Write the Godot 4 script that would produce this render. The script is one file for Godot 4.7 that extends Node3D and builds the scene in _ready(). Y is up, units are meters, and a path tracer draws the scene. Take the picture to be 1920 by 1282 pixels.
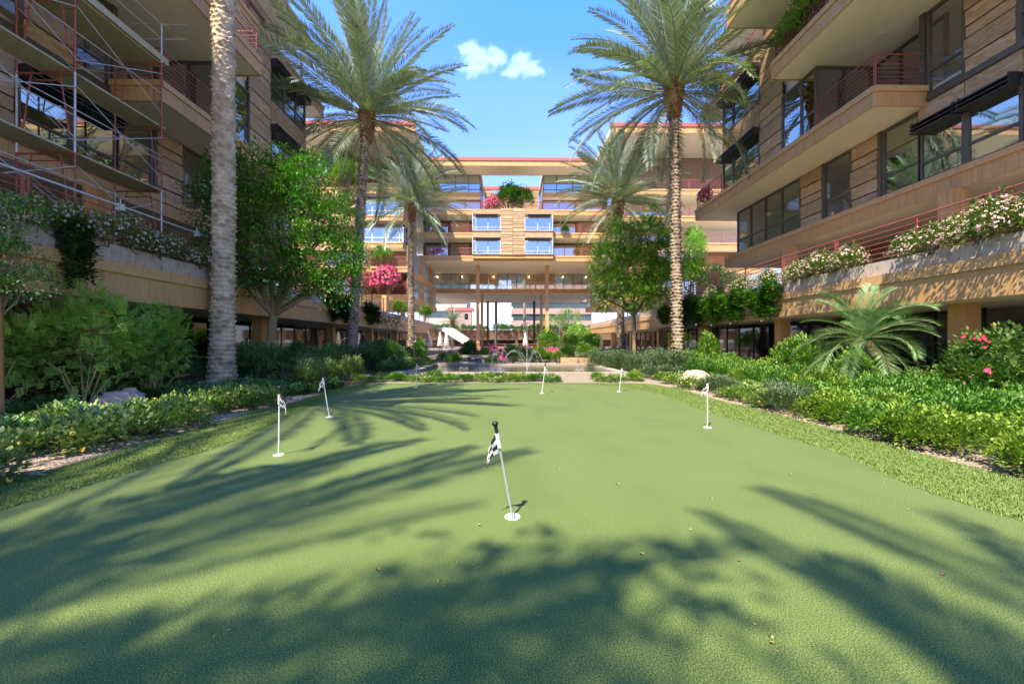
extends Node3D
# Courtyard with a putting green between terraced apartment blocks.
const CX := 0.7            # x of the courtyard's axis
var M := {}
var taken := {}
var rng := RandomNumberGenerator.new()
var unit_box := BoxMesh.new()
var unit_rod := CylinderMesh.new()
var cam_basis := Basis()
var cam_pos := Vector3(0, 1.4, 0)
const FPX := 800.0

# ---------------------------------------------------------------- mesh builder
class MB:
	var v := PackedVector3Array()
	var n := PackedVector3Array()
	var c := PackedColorArray()
	var ix := PackedInt32Array()
	var col := Color(1, 1, 1)
	func tri(a: Vector3, b: Vector3, d: Vector3):
		var m := (d - a).cross(b - a).normalized()
		var k := v.size()
		v.append(a); v.append(b); v.append(d)
		n.append(m); n.append(m); n.append(m)
		c.append(col); c.append(col); c.append(col)
		ix.append(k); ix.append(k + 1); ix.append(k + 2)
	func quad(a: Vector3, b: Vector3, d: Vector3, e: Vector3):
		var m := (d - a).cross(b - a).normalized()
		var k := v.size()
		v.append(a); v.append(b); v.append(d); v.append(e)
		for i in 4:
			n.append(m); c.append(col)
		ix.append(k); ix.append(k + 1); ix.append(k + 2)
		ix.append(k); ix.append(k + 2); ix.append(k + 3)
	func leaf(p: Vector3, d: Vector3, s: Vector3, nn: Vector3, fold: float):
		# rhomb leaf: base p, length vector d, half width vector s, lifted edges along nn
		var k := v.size()
		var mid := p + d * 0.45 + nn * fold
		v.append(p); v.append(mid - s); v.append(p + d); v.append(mid + s)
		for i in 4:
			n.append(nn); c.append(col)
		ix.append(k); ix.append(k + 1); ix.append(k + 2)
		ix.append(k); ix.append(k + 2); ix.append(k + 3)
	func box(lo: Vector3, hi: Vector3):
		var a := Vector3(minf(lo.x, hi.x), minf(lo.y, hi.y), minf(lo.z, hi.z))
		var b := Vector3(maxf(lo.x, hi.x), maxf(lo.y, hi.y), maxf(lo.z, hi.z))
		quad(Vector3(a.x, a.y, b.z), Vector3(a.x, b.y, b.z), Vector3(b.x, b.y, b.z), Vector3(b.x, a.y, b.z))
		quad(Vector3(b.x, a.y, a.z), Vector3(b.x, b.y, a.z), Vector3(a.x, b.y, a.z), Vector3(a.x, a.y, a.z))
		quad(Vector3(b.x, a.y, b.z), Vector3(b.x, b.y, b.z), Vector3(b.x, b.y, a.z), Vector3(b.x, a.y, a.z))
		quad(Vector3(a.x, a.y, a.z), Vector3(a.x, b.y, a.z), Vector3(a.x, b.y, b.z), Vector3(a.x, a.y, b.z))
		quad(Vector3(a.x, b.y, b.z), Vector3(a.x, b.y, a.z), Vector3(b.x, b.y, a.z), Vector3(b.x, b.y, b.z))
		quad(Vector3(a.x, a.y, a.z), Vector3(a.x, a.y, b.z), Vector3(b.x, a.y, b.z), Vector3(b.x, a.y, a.z))
	func tube(pts: Array, rad: Array, sides: int):
		# smooth tube through pts
		var first := v.size()
		var side := Vector3.RIGHT
		for i in pts.size():
			var t: Vector3 = (pts[mini(i + 1, pts.size() - 1)] - pts[maxi(i - 1, 0)]).normalized()
			if absf(t.dot(side)) > 0.95:
				side = Vector3.BACK
			side = (side - t * t.dot(side)).normalized()
			var up := t.cross(side)
			for j in sides:
				var a := TAU * j / sides
				var d := side * cos(a) + up * sin(a)
				v.append(pts[i] + d * rad[i]); n.append(d); c.append(col)
		for i in pts.size() - 1:
			for j in sides:
				var a := first + i * sides + j
				var b := first + i * sides + (j + 1) % sides
				ix.append(a); ix.append(a + sides); ix.append(b)
				ix.append(b); ix.append(a + sides); ix.append(b + sides)
	func grid(w: int, h: int, f: Callable, wrap := false):
		# smooth grid surface; f(i, j) -> Vector3
		var first := v.size()
		var p := []
		for j in h:
			for i in w:
				p.append(f.call(i, j))
		for j in h:
			for i in w:
				var il := (i - 1 + w) % w if wrap else maxi(i - 1, 0)
				var ir := (i + 1) % w if wrap else mini(i + 1, w - 1)
				var du: Vector3 = p[j * w + ir] - p[j * w + il]
				var dv: Vector3 = p[mini(j + 1, h - 1) * w + i] - p[maxi(j - 1, 0) * w + i]
				v.append(p[j * w + i]); n.append(du.cross(dv).normalized()); c.append(col)
		for j in h - 1:
			for i in (w if wrap else w - 1):
				var a := first + j * w + i
				var b := first + j * w + (i + 1) % w
				ix.append(a); ix.append(a + w); ix.append(b)
				ix.append(b); ix.append(a + w); ix.append(b + w)
	func mesh(mat: Material) -> ArrayMesh:
		var arr := []
		arr.resize(Mesh.ARRAY_MAX)
		arr[Mesh.ARRAY_VERTEX] = v
		arr[Mesh.ARRAY_NORMAL] = n
		arr[Mesh.ARRAY_COLOR] = c
		arr[Mesh.ARRAY_INDEX] = ix
		var m := ArrayMesh.new()
		m.add_surface_from_arrays(Mesh.PRIMITIVE_TRIANGLES, arr)
		m.surface_set_material(0, mat)
		return m

# ---------------------------------------------------------------- naming and placing
func numbered(called: String) -> String:
	var k: int = taken.get(called, 0)
	taken[called] = k + 1
	return called if k == 0 else "%s_%03d" % [called, k]
func tag(o, label, category, group = ""):
	o.set_meta("label", label); o.set_meta("category", category)
	if group: o.set_meta("group", group)
	return o
func thing(called, label, category, at = Vector3.ZERO, turn = 0.0, group = ""):
	var o := Node3D.new()
	o.name = numbered(called)
	add_child(o)
	o.position = at; o.rotation.y = turn
	return tag(o, label, category, group)
func obj(called, mesh, parent = self):
	var o := MeshInstance3D.new()
	o.name = numbered(called) if parent == self else called
	o.mesh = mesh
	parent.add_child(o, true)
	return o
func struct(called, mesh):
	var o = obj(called, mesh)
	o.set_meta("kind", "structure")
	return o
func group(called, parent):
	var o := Node3D.new()
	o.name = called
	parent.add_child(o, true)
	return o
func bx(parent, called, a, b, mat):
	var o := MeshInstance3D.new()
	o.name = called
	o.mesh = unit_box
	o.material_override = mat
	parent.add_child(o, true)
	o.position = (a + b) * 0.5
	o.scale = (b - a).abs()
	return o
func rod(parent, called, a, b, r, mat):
	var o := MeshInstance3D.new()
	o.name = called
	o.mesh = unit_rod
	o.material_override = mat
	parent.add_child(o, true)
	var d: Vector3 = b - a
	var y := d.normalized()
	var x := (Vector3.UP if absf(y.y) < 0.9 else Vector3.RIGHT).cross(y).normalized()
	o.transform = Transform3D(Basis(x * r, d, x.cross(y) * r), (a + b) * 0.5)
	return o
func stuff(called, label, category, mesh, xf: Array, cols: Array = []):
	var mm := MultiMesh.new()
	mm.transform_format = MultiMesh.TRANSFORM_3D
	mm.use_colors = cols.size() > 0
	mm.mesh = mesh
	mm.instance_count = xf.size()
	for i in xf.size():
		mm.set_instance_transform(i, xf[i])
		if cols.size() > 0:
			mm.set_instance_color(i, cols[i])
	var o := MultiMeshInstance3D.new()
	o.name = numbered(called)
	o.multimesh = mm
	add_child(o)
	tag(o, label, category)
	o.set_meta("kind", "stuff")
	return o
# rays of the photograph's pixels, for laying out in metres
func ray(px, py) -> Vector3:
	return cam_basis * Vector3((px - 960.0) / FPX, (641.0 - py) / FPX, -1)
func G(px, py, y = 0.0) -> Vector3:
	var r := ray(px, py)
	return cam_pos + r * ((y - cam_pos.y) / r.y)
func Z(px, py, z) -> Vector3:
	var r := ray(px, py)
	return cam_pos + r * (z / r.z)

# ---------------------------------------------------------------- materials
func lin(r, g, b, a = 1.0) -> Color:
	var k := Color(r, g, b).linear_to_srgb()
	k.a = a
	return k
func plain(key, r, g, b, rough = 0.8, metal = 0.0):
	var m := StandardMaterial3D.new()
	m.resource_name = key
	m.albedo_color = lin(r, g, b)
	m.roughness = rough
	m.metallic = metal
	M[key] = m
	return m
func noise_tex(seed_, freq, stops: Array, size = 512, octaves = 4, warp = 0.0, kind = FastNoiseLite.TYPE_SIMPLEX_SMOOTH) -> NoiseTexture2D:
	var f := FastNoiseLite.new()
	f.noise_type = kind
	f.seed = seed_
	f.frequency = freq
	f.fractal_octaves = octaves
	if warp > 0.0:
		f.domain_warp_enabled = true
		f.domain_warp_amplitude = warp
		f.domain_warp_frequency = freq * 1.5
	var t := NoiseTexture2D.new()
	t.width = size; t.height = size
	t.seamless = true
	t.noise = f
	var g := Gradient.new()
	var offs := PackedFloat32Array()
	var cols := PackedColorArray()
	for s in stops:
		offs.append(s[0]); cols.append(lin(s[1], s[2], s[3]))
	g.offsets = offs; g.colors = cols
	t.color_ramp = g
	return t
func textured(key, tex, scale: Vector3, rough = 0.85, bump = 0.0, spec = 0.5):
	var m := StandardMaterial3D.new()
	m.resource_name = key
	m.albedo_texture = tex
	m.uv1_triplanar = true
	m.uv1_world_triplanar = true
	m.uv1_scale = scale
	m.roughness = rough
	m.metallic_specular = spec
	if bump != 0.0:
		m.heightmap_enabled = true
		m.heightmap_texture = tex
		m.heightmap_scale = bump
	M[key] = m
	return m
func mottle(m, tex, scale: Vector3):
	# a second, coarser pattern of wear and stains over the first
	m.detail_enabled = true
	m.detail_albedo = tex
	m.detail_blend_mode = BaseMaterial3D.BLEND_MODE_MUL
	m.detail_uv_layer = BaseMaterial3D.DETAIL_UV_2
	m.uv2_triplanar = true
	m.uv2_world_triplanar = true
	m.uv2_scale = scale
func leafy(key, back: Color, rough = 0.5):
	var m := StandardMaterial3D.new()
	m.resource_name = key
	m.albedo_color = Color(1, 1, 1)
	m.vertex_color_use_as_albedo = true
	m.roughness = rough
	m.metallic_specular = 0.4
	m.backlight_enabled = true
	m.backlight = back
	m.cull_mode = BaseMaterial3D.CULL_DISABLED
	M[key] = m
	return m
func vcol(key, rough = 0.8):
	var m := StandardMaterial3D.new()
	m.resource_name = key
	m.vertex_color_use_as_albedo = true
	m.roughness = rough
	M[key] = m
	return m
func glassy(key, r, g, b, a):
	var m = plain(key, r, g, b, 0.02)
	m.albedo_color.a = a
	m.metallic_specular = 0.5
	m.transparency = BaseMaterial3D.TRANSPARENCY_ALPHA
	return m
func make_materials():
	# painted steel fascias, soffits, stone, concrete
	textured("fascia", noise_tex(3, 0.01, [[0.0, 0.50, 0.282, 0.108], [0.5, 0.57, 0.325, 0.128], [1.0, 0.62, 0.360, 0.148]], 512, 5), Vector3(0.9, 0.12, 0.9), 0.6)
	textured("fascia_trim", noise_tex(4, 0.01, [[0.0, 0.56, 0.325, 0.135], [1.0, 0.62, 0.365, 0.155]]), Vector3(0.5, 0.5, 0.5), 0.55)
	textured("soffit", noise_tex(5, 0.008, [[0.0, 0.74, 0.66, 0.50], [1.0, 0.80, 0.72, 0.57]]), Vector3(0.3, 0.3, 0.3), 0.9)
	for i in 3:
		var k: float = [1.0, 0.88, 1.14][i]
		textured("sandstone%d" % i, noise_tex(11 + i, 0.006, [[0.0, 0.38 * k, 0.240 * k, 0.125 * k], [0.35, 0.47 * k, 0.315 * k, 0.180 * k], [0.5, 0.36 * k, 0.220 * k, 0.110 * k], [0.62, 0.50 * k, 0.345 * k, 0.205 * k], [1.0, 0.43 * k, 0.285 * k, 0.165 * k]], 512, 3, 40.0), Vector3(0.28, 0.75, 0.28), 0.8)
	textured("concrete", noise_tex(21, 0.02, [[0.0, 0.40, 0.33, 0.28], [0.5, 0.50, 0.425, 0.37], [1.0, 0.58, 0.50, 0.44]], 512, 5), Vector3(1.6, 0.25, 1.6), 0.92, 0.4)
	textured("coping", noise_tex(22, 0.03, [[0.0, 0.28, 0.22, 0.165], [1.0, 0.42, 0.35, 0.27]], 512, 5), Vector3(0.8, 0.8, 0.8), 0.9)
	textured("paving", noise_tex(23, 0.03, [[0.0, 0.22, 0.17, 0.13], [1.0, 0.33, 0.27, 0.215]], 512, 5), Vector3(0.4, 0.4, 0.4), 0.9)
	plain("tie_hole", 0.05, 0.045, 0.04, 0.9)
	plain("rail_red", 0.30, 0.075, 0.055, 0.45)
	plain("bronze", 0.115, 0.095, 0.070, 0.45, 0.3)
	plain("pale_frame", 0.50, 0.49, 0.46, 0.5)
	plain("louvre", 0.025, 0.022, 0.025, 0.45)
	plain("dark_wall", 0.20, 0.13, 0.085, 0.8)
	plain("interior", 0.62, 0.57, 0.49, 0.9)
	plain("brown_wall", 0.16, 0.085, 0.045, 0.8)
	plain("roof_red", 0.42, 0.105, 0.085, 0.6)
	plain("soil", 0.06, 0.045, 0.03, 0.95)
	plain("white_plastic", 0.75, 0.74, 0.70, 0.4)
	plain("white_panel", 0.62, 0.62, 0.58, 0.8)
	plain("galvanised", 0.55, 0.54, 0.52, 0.42, 0.35)
	plain("scaffold_red", 0.34, 0.085, 0.05, 0.55)
	plain("black_iron", 0.015, 0.014, 0.013, 0.5)
	plain("cone_orange", 0.75, 0.11, 0.02, 0.5)
	plain("far_pink", 0.36, 0.245, 0.21, 0.85)
	plain("far_glass", 0.05, 0.08, 0.09, 0.08)
	plain("wood_stake", 0.36, 0.17, 0.05, 0.8)
	textured("plank", noise_tex(31, 0.012, [[0.0, 0.28, 0.24, 0.13], [0.4, 0.48, 0.43, 0.27], [0.6, 0.38, 0.33, 0.19], [1.0, 0.60, 0.55, 0.39]], 512, 5, 20.0), Vector3(2.2, 2.2, 0.22), 0.9)
	textured("canvas", noise_tex(32, 0.02, [[0.0, 0.62, 0.58, 0.50], [1.0, 0.75, 0.71, 0.63]]), Vector3(1, 1, 1), 0.9)
	glassy("glass", 0.05, 0.07, 0.065, 0.10)
	var gm = plain("sky_glass", 0.42, 0.50, 0.56, 0.03, 1.0)
	gm.metallic_specular = 0.5
	plain("mirror_glass", 0.40, 0.45, 0.43, 0.02, 1.0)
	plain("dark_glass", 0.012, 0.013, 0.014, 0.04)
	# ground
	var g0 = textured("turf", noise_tex(41, 0.2, [[0.0, 0.019, 0.036, 0.006], [0.34, 0.062, 0.098, 0.021], [0.5, 0.096, 0.142, 0.034], [0.66, 0.146, 0.196, 0.056], [1.0, 0.35, 0.41, 0.15]], 1024, 2), Vector3(0.5, 0.5, 0.5), 0.92, 0.0, 0.2)
	g0.rim_enabled = true; g0.rim = 0.15
	mottle(g0, noise_tex(51, 0.012, [[0.0, 0.80, 0.84, 0.80], [0.45, 0.96, 0.97, 0.95], [1.0, 1.0, 1.0, 1.0]], 512, 5, 30.0), Vector3(0.16, 0.16, 0.09))
	mottle(M.fascia, noise_tex(52, 0.02, [[0.0, 0.72, 0.70, 0.68], [0.4, 0.95, 0.94, 0.93], [1.0, 1.0, 1.0, 1.0]], 512, 6), Vector3(0.8, 0.06, 0.8))
	mottle(M.fascia_trim, noise_tex(53, 0.02, [[0.0, 0.78, 0.76, 0.74], [0.4, 0.96, 0.95, 0.94], [1.0, 1.0, 1.0, 1.0]], 512, 6), Vector3(0.5, 0.2, 0.5))
	mottle(M.concrete, noise_tex(54, 0.015, [[0.0, 0.62, 0.60, 0.57], [0.45, 0.95, 0.94, 0.92], [1.0, 1.0, 1.0, 1.0]], 512, 6), Vector3(0.5, 0.25, 0.5))
	textured("fringe_mat", noise_tex(42, 0.06, [[0.0, 0.045, 0.075, 0.012], [1.0, 0.13, 0.18, 0.035]], 512, 4), Vector3(0.8, 0.8, 0.8), 0.95)
	textured("earth", noise_tex(43, 0.05, [[0.0, 0.13, 0.10, 0.075], [0.5, 0.25, 0.20, 0.155], [1.0, 0.40, 0.33, 0.26]], 1024, 5, 0.0, FastNoiseLite.TYPE_CELLULAR), Vector3(0.7, 0.7, 0.7), 0.95, 1.2)
	textured("far_ground", noise_tex(44, 0.02, [[0.0, 0.20, 0.17, 0.14], [1.0, 0.30, 0.26, 0.21]]), Vector3(0.1, 0.1, 0.1), 0.95)
	var w = textured("pond", noise_tex(45, 0.02, [[0.0, 0.030, 0.032, 0.020], [1.0, 0.055, 0.055, 0.036]]), Vector3(0.4, 0.4, 0.4), 0.06)
	w.normal_enabled = true
	var nt := noise_tex(46, 0.03, [[0.0, 0, 0, 0], [1.0, 1, 1, 1]], 512, 3)
	nt.color_ramp = null
	nt.as_normal_map = true
	nt.bump_strength = 3.0
	w.normal_texture = nt
	w.normal_scale = 0.35
	textured("rock", noise_tex(47, 0.015, [[0.0, 0.24, 0.17, 0.12], [0.5, 0.40, 0.31, 0.24], [1.0, 0.50, 0.42, 0.35]], 512, 6), Vector3(0.9, 0.9, 0.9), 0.92, 1.5)
	textured("trunk_bark", noise_tex(48, 0.03, [[0.0, 0.13, 0.10, 0.065], [1.0, 0.28, 0.22, 0.15]], 512, 5), Vector3(3, 1, 3), 0.9, 1.0)
	# plants
	leafy("leaf", Color(0.5, 0.7, 0.16), 0.45)
	leafy("petal", Color(0.5, 0.4, 0.4), 0.6)
	leafy("frond", Color(0.40, 0.48, 0.22), 0.42)
	leafy("blade", Color(0.3, 0.4, 0.1), 0.6)
	vcol("bark", 0.9)
	vcol("pebble", 0.9)
	vcol("cloth", 0.8)
	var wd = plain("water_drops", 0.85, 0.88, 0.9, 0.1)
	wd.albedo_color.a = 0.32
	wd.transparency = BaseMaterial3D.TRANSPARENCY_ALPHA
# ---------------------------------------------------------------- start
func _ready():
	rng.seed = 7
	unit_box.size = Vector3.ONE
	unit_rod.top_radius = 1.0; unit_rod.bottom_radius = 1.0; unit_rod.height = 1.0
	unit_rod.radial_segments = 8; unit_rod.rings = 1
	# camera
	var cam := Camera3D.new()
	cam.name = "camera"
	cam.fov = rad_to_deg(2.0 * atan(641.0 / FPX))
	cam.near = 0.05; cam.far = 3000.0
	cam.position = cam_pos
	cam.rotation.y = -atan(10.0 / FPX)
	add_child(cam)
	cam.current = true
	cam_basis = cam.basis
	# sky
	var env := Environment.new()
	env.background_mode = Environment.BG_SKY
	var sm := ProceduralSkyMaterial.new()
	sm.sky_top_color = lin(0.019, 0.078, 0.28)
	sm.sky_horizon_color = lin(0.29, 0.325, 0.37)
	sm.sky_curve = 0.155
	sm.ground_bottom_color = lin(0.22, 0.18, 0.14)
	sm.ground_horizon_color = lin(0.30, 0.28, 0.26)
	sm.sun_angle_max = 1.0
	sm.sky_cover = clouds()
	sm.sky_cover_modulate = Color(0.38, 0.36, 0.34)
	var sky := Sky.new()
	sky.sky_material = sm
	env.sky = sky
	env.background_energy_multiplier = 1.0
	env.tonemap_mode = Environment.TONE_MAPPER_LINEAR
	env.tonemap_exposure = 6.8
	env.sdfgi_enabled = true; env.ssao_enabled = true; env.ssil_enabled = true
	var we := WorldEnvironment.new()
	we.name = "environment"
	we.environment = env
	add_child(we)
	# sun: behind the camera to the left, 57 degrees up
	var sun := DirectionalLight3D.new()
	sun.name = "sun"
	sun.light_color = Color(1.0, 0.95, 0.86)
	sun.light_energy = 0.6
	sun.light_angular_distance = 0.55
	sun.shadow_enabled = true
	add_child(sun)
	sun.look_at_from_position(Vector3.ZERO, Vector3(0.272, -0.839, -0.472), Vector3.UP)
	make_materials()
	ground_and_green()
	side_building(1, 0.0)
	side_building(-1, 0.35)
	back_building()
	far_things()
	pool_and_plaza()
	scaffolding()
	make_plants()
	small_things()

func clouds() -> ImageTexture:
	# a few small cumulus and thin streaks in a clear sky
	var w := 2048
	var h := 1024
	var f := FastNoiseLite.new()
	f.seed = 5; f.frequency = 1.0; f.fractal_octaves = 5
	var soft := FastNoiseLite.new()
	soft.seed = 8; soft.frequency = 1.0; soft.fractal_octaves = 3; soft.fractal_gain = 0.4
	var small := Image.create(512, 256, false, Image.FORMAT_RGBA8)
	small.fill(Color(1, 1, 1, 0))
	for y in 126:
		for x in 512:
			var az := (x + 0.5) / 512.0 * TAU - PI
			var el := PI / 2 - (y + 0.5) / 256.0 * PI
			var d := Vector3(sin(az) * cos(el), sin(el), -cos(az) * cos(el))
			var q := d / (d.y + 0.25) * 2.0
			var a := smoothstep(0.0, 0.8, soft.get_noise_3d(q.x * 0.25, q.z * 0.7, 3.0)) * 0.16
			small.set_pixel((x + 256) % 512, y, Color(0.80, 0.86, 0.93, a))
	small.resize(w, h, Image.INTERPOLATE_CUBIC)
	# each cloud: pixel in the photograph, half width and half height in pixels
	var puffs := [[882, 92, 22, 16], [905, 108, 34, 22], [930, 112, 20, 20], [890, 128, 30, 14], [978, 112, 18, 16], [985, 128, 32, 14], [962, 136, 24, 10], [1004, 132, 20, 12]]
	for y in range(230, 430):
		for x in range(900, 1120):
			var az := (x + 0.5) / w * TAU - PI
			var el := PI / 2 - (y + 0.5) / h * PI
			var d := Vector3(sin(az) * cos(el), sin(el), -cos(az) * cos(el))
			var l := cam_basis.inverse() * d
			var px := 960.0 + l.x / -l.z * FPX
			var py := 641.0 - l.y / -l.z * FPX
			var dens := -0.7
			for p in puffs:
				var ex: float = (px - p[0]) / p[2]
				var ey: float = (py - p[1]) / p[3]
				dens = maxf(dens, 1.0 - sqrt(ex * ex + ey * ey))
			dens += f.get_noise_3d(px * 0.04, py * 0.05, 0) * 0.85
			var a := smoothstep(-0.28, 0.62, dens)
			var c0 := small.get_pixel((x + w / 2) % w, y)
			var wisp := smoothstep(-0.1, 0.8, soft.get_noise_3d(px * 0.004, py * 0.01, 9.0)) * smoothstep(60.0, 200.0, py) * 0.16
			a = clampf(a + maxf(c0.a, wisp), 0, 1)
			small.set_pixel((x + w / 2) % w, y, Color(0.86, 0.90, 0.95, a))
	return ImageTexture.create_from_image(small)

# ---------------------------------------------------------------- ground
func sheet(called, pts: PackedVector2Array, y, mat, label = ""):
	var b := MB.new()
	var t := Geometry2D.triangulate_polygon(pts)
	for i in range(0, t.size(), 3):
		var p := pts[t[i]]; var q := pts[t[i + 1]]; var r := pts[t[i + 2]]
		if (q - p).cross(r - p) < 0:
			var s := q
			q = r; r = s
		b.tri(Vector3(p.x, y, p.y), Vector3(q.x, y, q.y), Vector3(r.x, y, r.y))
	return struct(called, b.mesh(mat))
var fringe_l_in := [Vector2(-4.3, 9), Vector2(-4.25, -2), Vector2(-4.21, -3.6), Vector2(-4.09, -4.14), Vector2(-3.97, -4.94), Vector2(-3.82, -5.6), Vector2(-3.85, -6.4), Vector2(-4.05, -7.67), Vector2(-4.19, -8.87), Vector2(-4.5, -11.15), Vector2(-4.5, -12.8), Vector2(-4.2, -14.0)]
var fringe_l_out := [Vector2(-5.0, 9), Vector2(-4.85, -2.5), Vector2(-4.85, -4.15), Vector2(-4.89, -5.15), Vector2(-4.9, -7.06), Vector2(-4.95, -8.3), Vector2(-4.8, -9.55), Vector2(-4.95, -11.98), Vector2(-4.82, -13.55), Vector2(-4.6, -14.45)]
var fringe_r_in := [Vector2(4.1, 9), Vector2(4.02, -2), Vector2(4.01, -3.25), Vector2(3.92, -3.85), Vector2(4.01, -4.5), Vector2(4.12, -4.9), Vector2(4.16, -5.44), Vector2(4.1, -6.17), Vector2(4.08, -7.29), Vector2(4.0, -8.63), Vector2(4.12, -10.62), Vector2(4.02, -12.26), Vector2(3.54, -13.45), Vector2(2.9, -14.0)]
var fringe_r_out := [Vector2(5.2, 9), Vector2(5.2, -2.5), Vector2(5.16, -4.19), Vector2(5.09, -4.76), Vector2(5.07, -5.54), Vector2(5.11, -6.68), Vector2(5.13, -8.36), Vector2(4.98, -10.21), Vector2(5.06, -12.25), Vector2(4.77, -13.8), Vector2(3.77, -14.45)]
func poly(a: Array, b: Array) -> PackedVector2Array:
	var p := PackedVector2Array(a)
	for i in range(b.size() - 1, -1, -1):
		p.append(b[i])
	return p
func along(line: Array, z) -> float:
	for i in line.size() - 1:
		if z <= line[i].y and z >= line[i + 1].y:
			return lerpf(line[i].x, line[i + 1].x, (z - line[i].y) / (line[i + 1].y - line[i].y))
	return line[-1].x
func ground_and_green():
	sheet("ground", PackedVector2Array([Vector2(-600, 300), Vector2(600, 300), Vector2(600, -1500), Vector2(-600, -1500)]), -0.25, M.far_ground)
	var soil_l := []
	var soil_r := []
	for q in fringe_l_in: soil_l.append(q - Vector2(0.25, 0))
	for q in fringe_r_in: soil_r.append(q + Vector2(0.25, 0))
	sheet("garden_soil", poly(soil_l, [Vector2(-9.8, 9), Vector2(-9.8, -14.0)]), 0.0, M.earth)
	sheet("garden_soil", poly(soil_r, [Vector2(11.2, 9), Vector2(11.2, -14.0)]), 0.0, M.earth)
	sheet("garden_soil", PackedVector2Array([Vector2(-9.8, -14.0), Vector2(11.2, -14.0), Vector2(11.2, -34), Vector2(-9.8, -34)]), 0.0, M.earth)
	sheet("paving", PackedVector2Array([Vector2(-24, 9), Vector2(26, 9), Vector2(26, 60), Vector2(-24, 60)]), 0.0, M.paving)
	sheet("paving", PackedVector2Array([Vector2(-22, -34), Vector2(24, -34), Vector2(24, -110), Vector2(-22, -110)]), 0.0, M.paving)
	for s in [-1, 1]:
		var x0 := -9.8 if s < 0 else 11.2
		sheet("pavement", PackedVector2Array([Vector2(x0, 12), Vector2(x0 + s * 14, 12), Vector2(x0 + s * 14, -34), Vector2(x0, -34)]), 0.0, M.paving)
	# the green, cut in bands so that each cup is a real hole
	var cups := []
	for f in FLAGS: cups.append(G(f[0], f[1]))
	cups.sort_custom(func(a, b): return a.z > b.z)
	var whole := poly(fringe_l_in, fringe_r_in)
	var gb := MB.new()
	var zs := [9.5]
	for c in cups: zs.append(c.z)
	zs.append(-15.0)
	for i in zs.size() - 1:
		var strip := PackedVector2Array([Vector2(-6, zs[i]), Vector2(6, zs[i]), Vector2(6, zs[i + 1]), Vector2(-6, zs[i + 1])])
		for part in Geometry2D.intersect_polygons(whole, strip):
			var left := [part]
			for c in cups:
				var circle := PackedVector2Array()
				for k in 32: circle.append(Vector2(c.x + cos(TAU * k / 32.0) * 0.0545, c.z + sin(TAU * k / 32.0) * 0.0545))
				var cut := []
				for q in left: cut.append_array(Geometry2D.clip_polygons(q, circle))
				left = cut
			for q in left:
				var tr := Geometry2D.triangulate_polygon(q)
				for k in range(0, tr.size(), 3):
					var a: Vector2 = q[tr[k]]
					var b: Vector2 = q[tr[k + 1]]
					var d: Vector2 = q[tr[k + 2]]
					if (b - a).cross(d - a) < 0:
						var sw := b
						b = d; d = sw
					gb.tri(Vector3(a.x, 0.012, a.y), Vector3(b.x, 0.012, b.y), Vector3(d.x, 0.012, d.y))
	struct("putting_green", gb.mesh(M.turf))
	sheet("turf_fringe", poly(fringe_l_in, fringe_l_out), 0.016, M.fringe_mat)
	sheet("turf_fringe", poly(fringe_r_in, fringe_r_out), 0.016, M.fringe_mat)
	sheet("turf_fringe", PackedVector2Array([Vector2(-4.2, -14.0), Vector2(2.9, -14.0), Vector2(3.77, -14.45), Vector2(-4.6, -14.45)]), 0.016, M.fringe_mat)
	# turf blades of the fringe
	var r := RandomNumberGenerator.new()
	r.seed = 3
	var tuft := MB.new()
	for i in 22:
		var a := r.randf() * TAU
		var p := Vector3(r.randfn(0, 0.035), 0, r.randfn(0, 0.035))
		var l := r.randf_range(0.016, 0.030)
		var d := Vector3(cos(a) * l * 0.7, l, sin(a) * l * 0.7)
		var k := r.randf()
		tuft.col = Color(0.085, 0.15, 0.024).lerp(Color(0.22, 0.30, 0.066), k)
		tuft.leaf(p, d, Vector3(-sin(a), 0, cos(a)) * 0.0023, Vector3(-cos(a), 0.7, -sin(a)).normalized(), 0.0)
	var xf := []
	for side in 2:
		var li: Array = fringe_l_in if side == 0 else fringe_r_in
		var lo: Array = fringe_l_out if side == 0 else fringe_r_out
		for i in 24000:
			var z := -2.0 - pow(r.randf(), 1.5) * 12.2
			var x := lerpf(along(li, z), along(lo, z), r.randf_range(0.0, 1.0))
			xf.append(Transform3D(Basis(Vector3.UP, r.randf() * TAU).scaled(Vector3.ONE * r.randf_range(0.7, 1.25)), Vector3(x, 0.014, z)))
	stuff("turf_blades", "longer olive green turf blades of the fringe round the putting green", "turf", tuft.mesh(M.blade), xf)
	# gravel along the beds
	var st := MB.new()
	var ico := [Vector3(0, 0.6, 0), Vector3(1, 0.1, 0.1), Vector3(0.2, 0, 0.95), Vector3(-0.9, 0.05, 0.3), Vector3(-0.4, 0.1, -0.9), Vector3(0.6, 0.05, -0.8), Vector3(0, -0.5, 0)]
	for i in 5:
		st.tri(ico[0], ico[1 + (i + 1) % 5], ico[1 + i])
		st.tri(ico[6], ico[1 + i], ico[1 + (i + 1) % 5])
	xf = []
	var cols := []
	for i in 26000:
		var p: Vector2
		if i < 17000:
			var z := -2.5 - pow(r.randf(), 1.6) * 12.5
			p = Vector2(along(fringe_l_out, z) - absf(r.randfn(0, 0.7)) - 0.01, z)
		elif i < 21000:
			var z := -2.5 - r.randf() * 12
			p = Vector2(along(fringe_r_out, z) + absf(r.randfn(0, 0.35)) + 0.01, z)
		else:
			p = Vector2(r.randf_range(-9, 9), r.randf_range(-14.6, -17.0))
			if i % 2 == 0:
				p = Vector2(r.randf_range(-9.2, -5), r.randf_range(-4, -15))
		var s := r.randf_range(0.008, 0.019)
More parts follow.
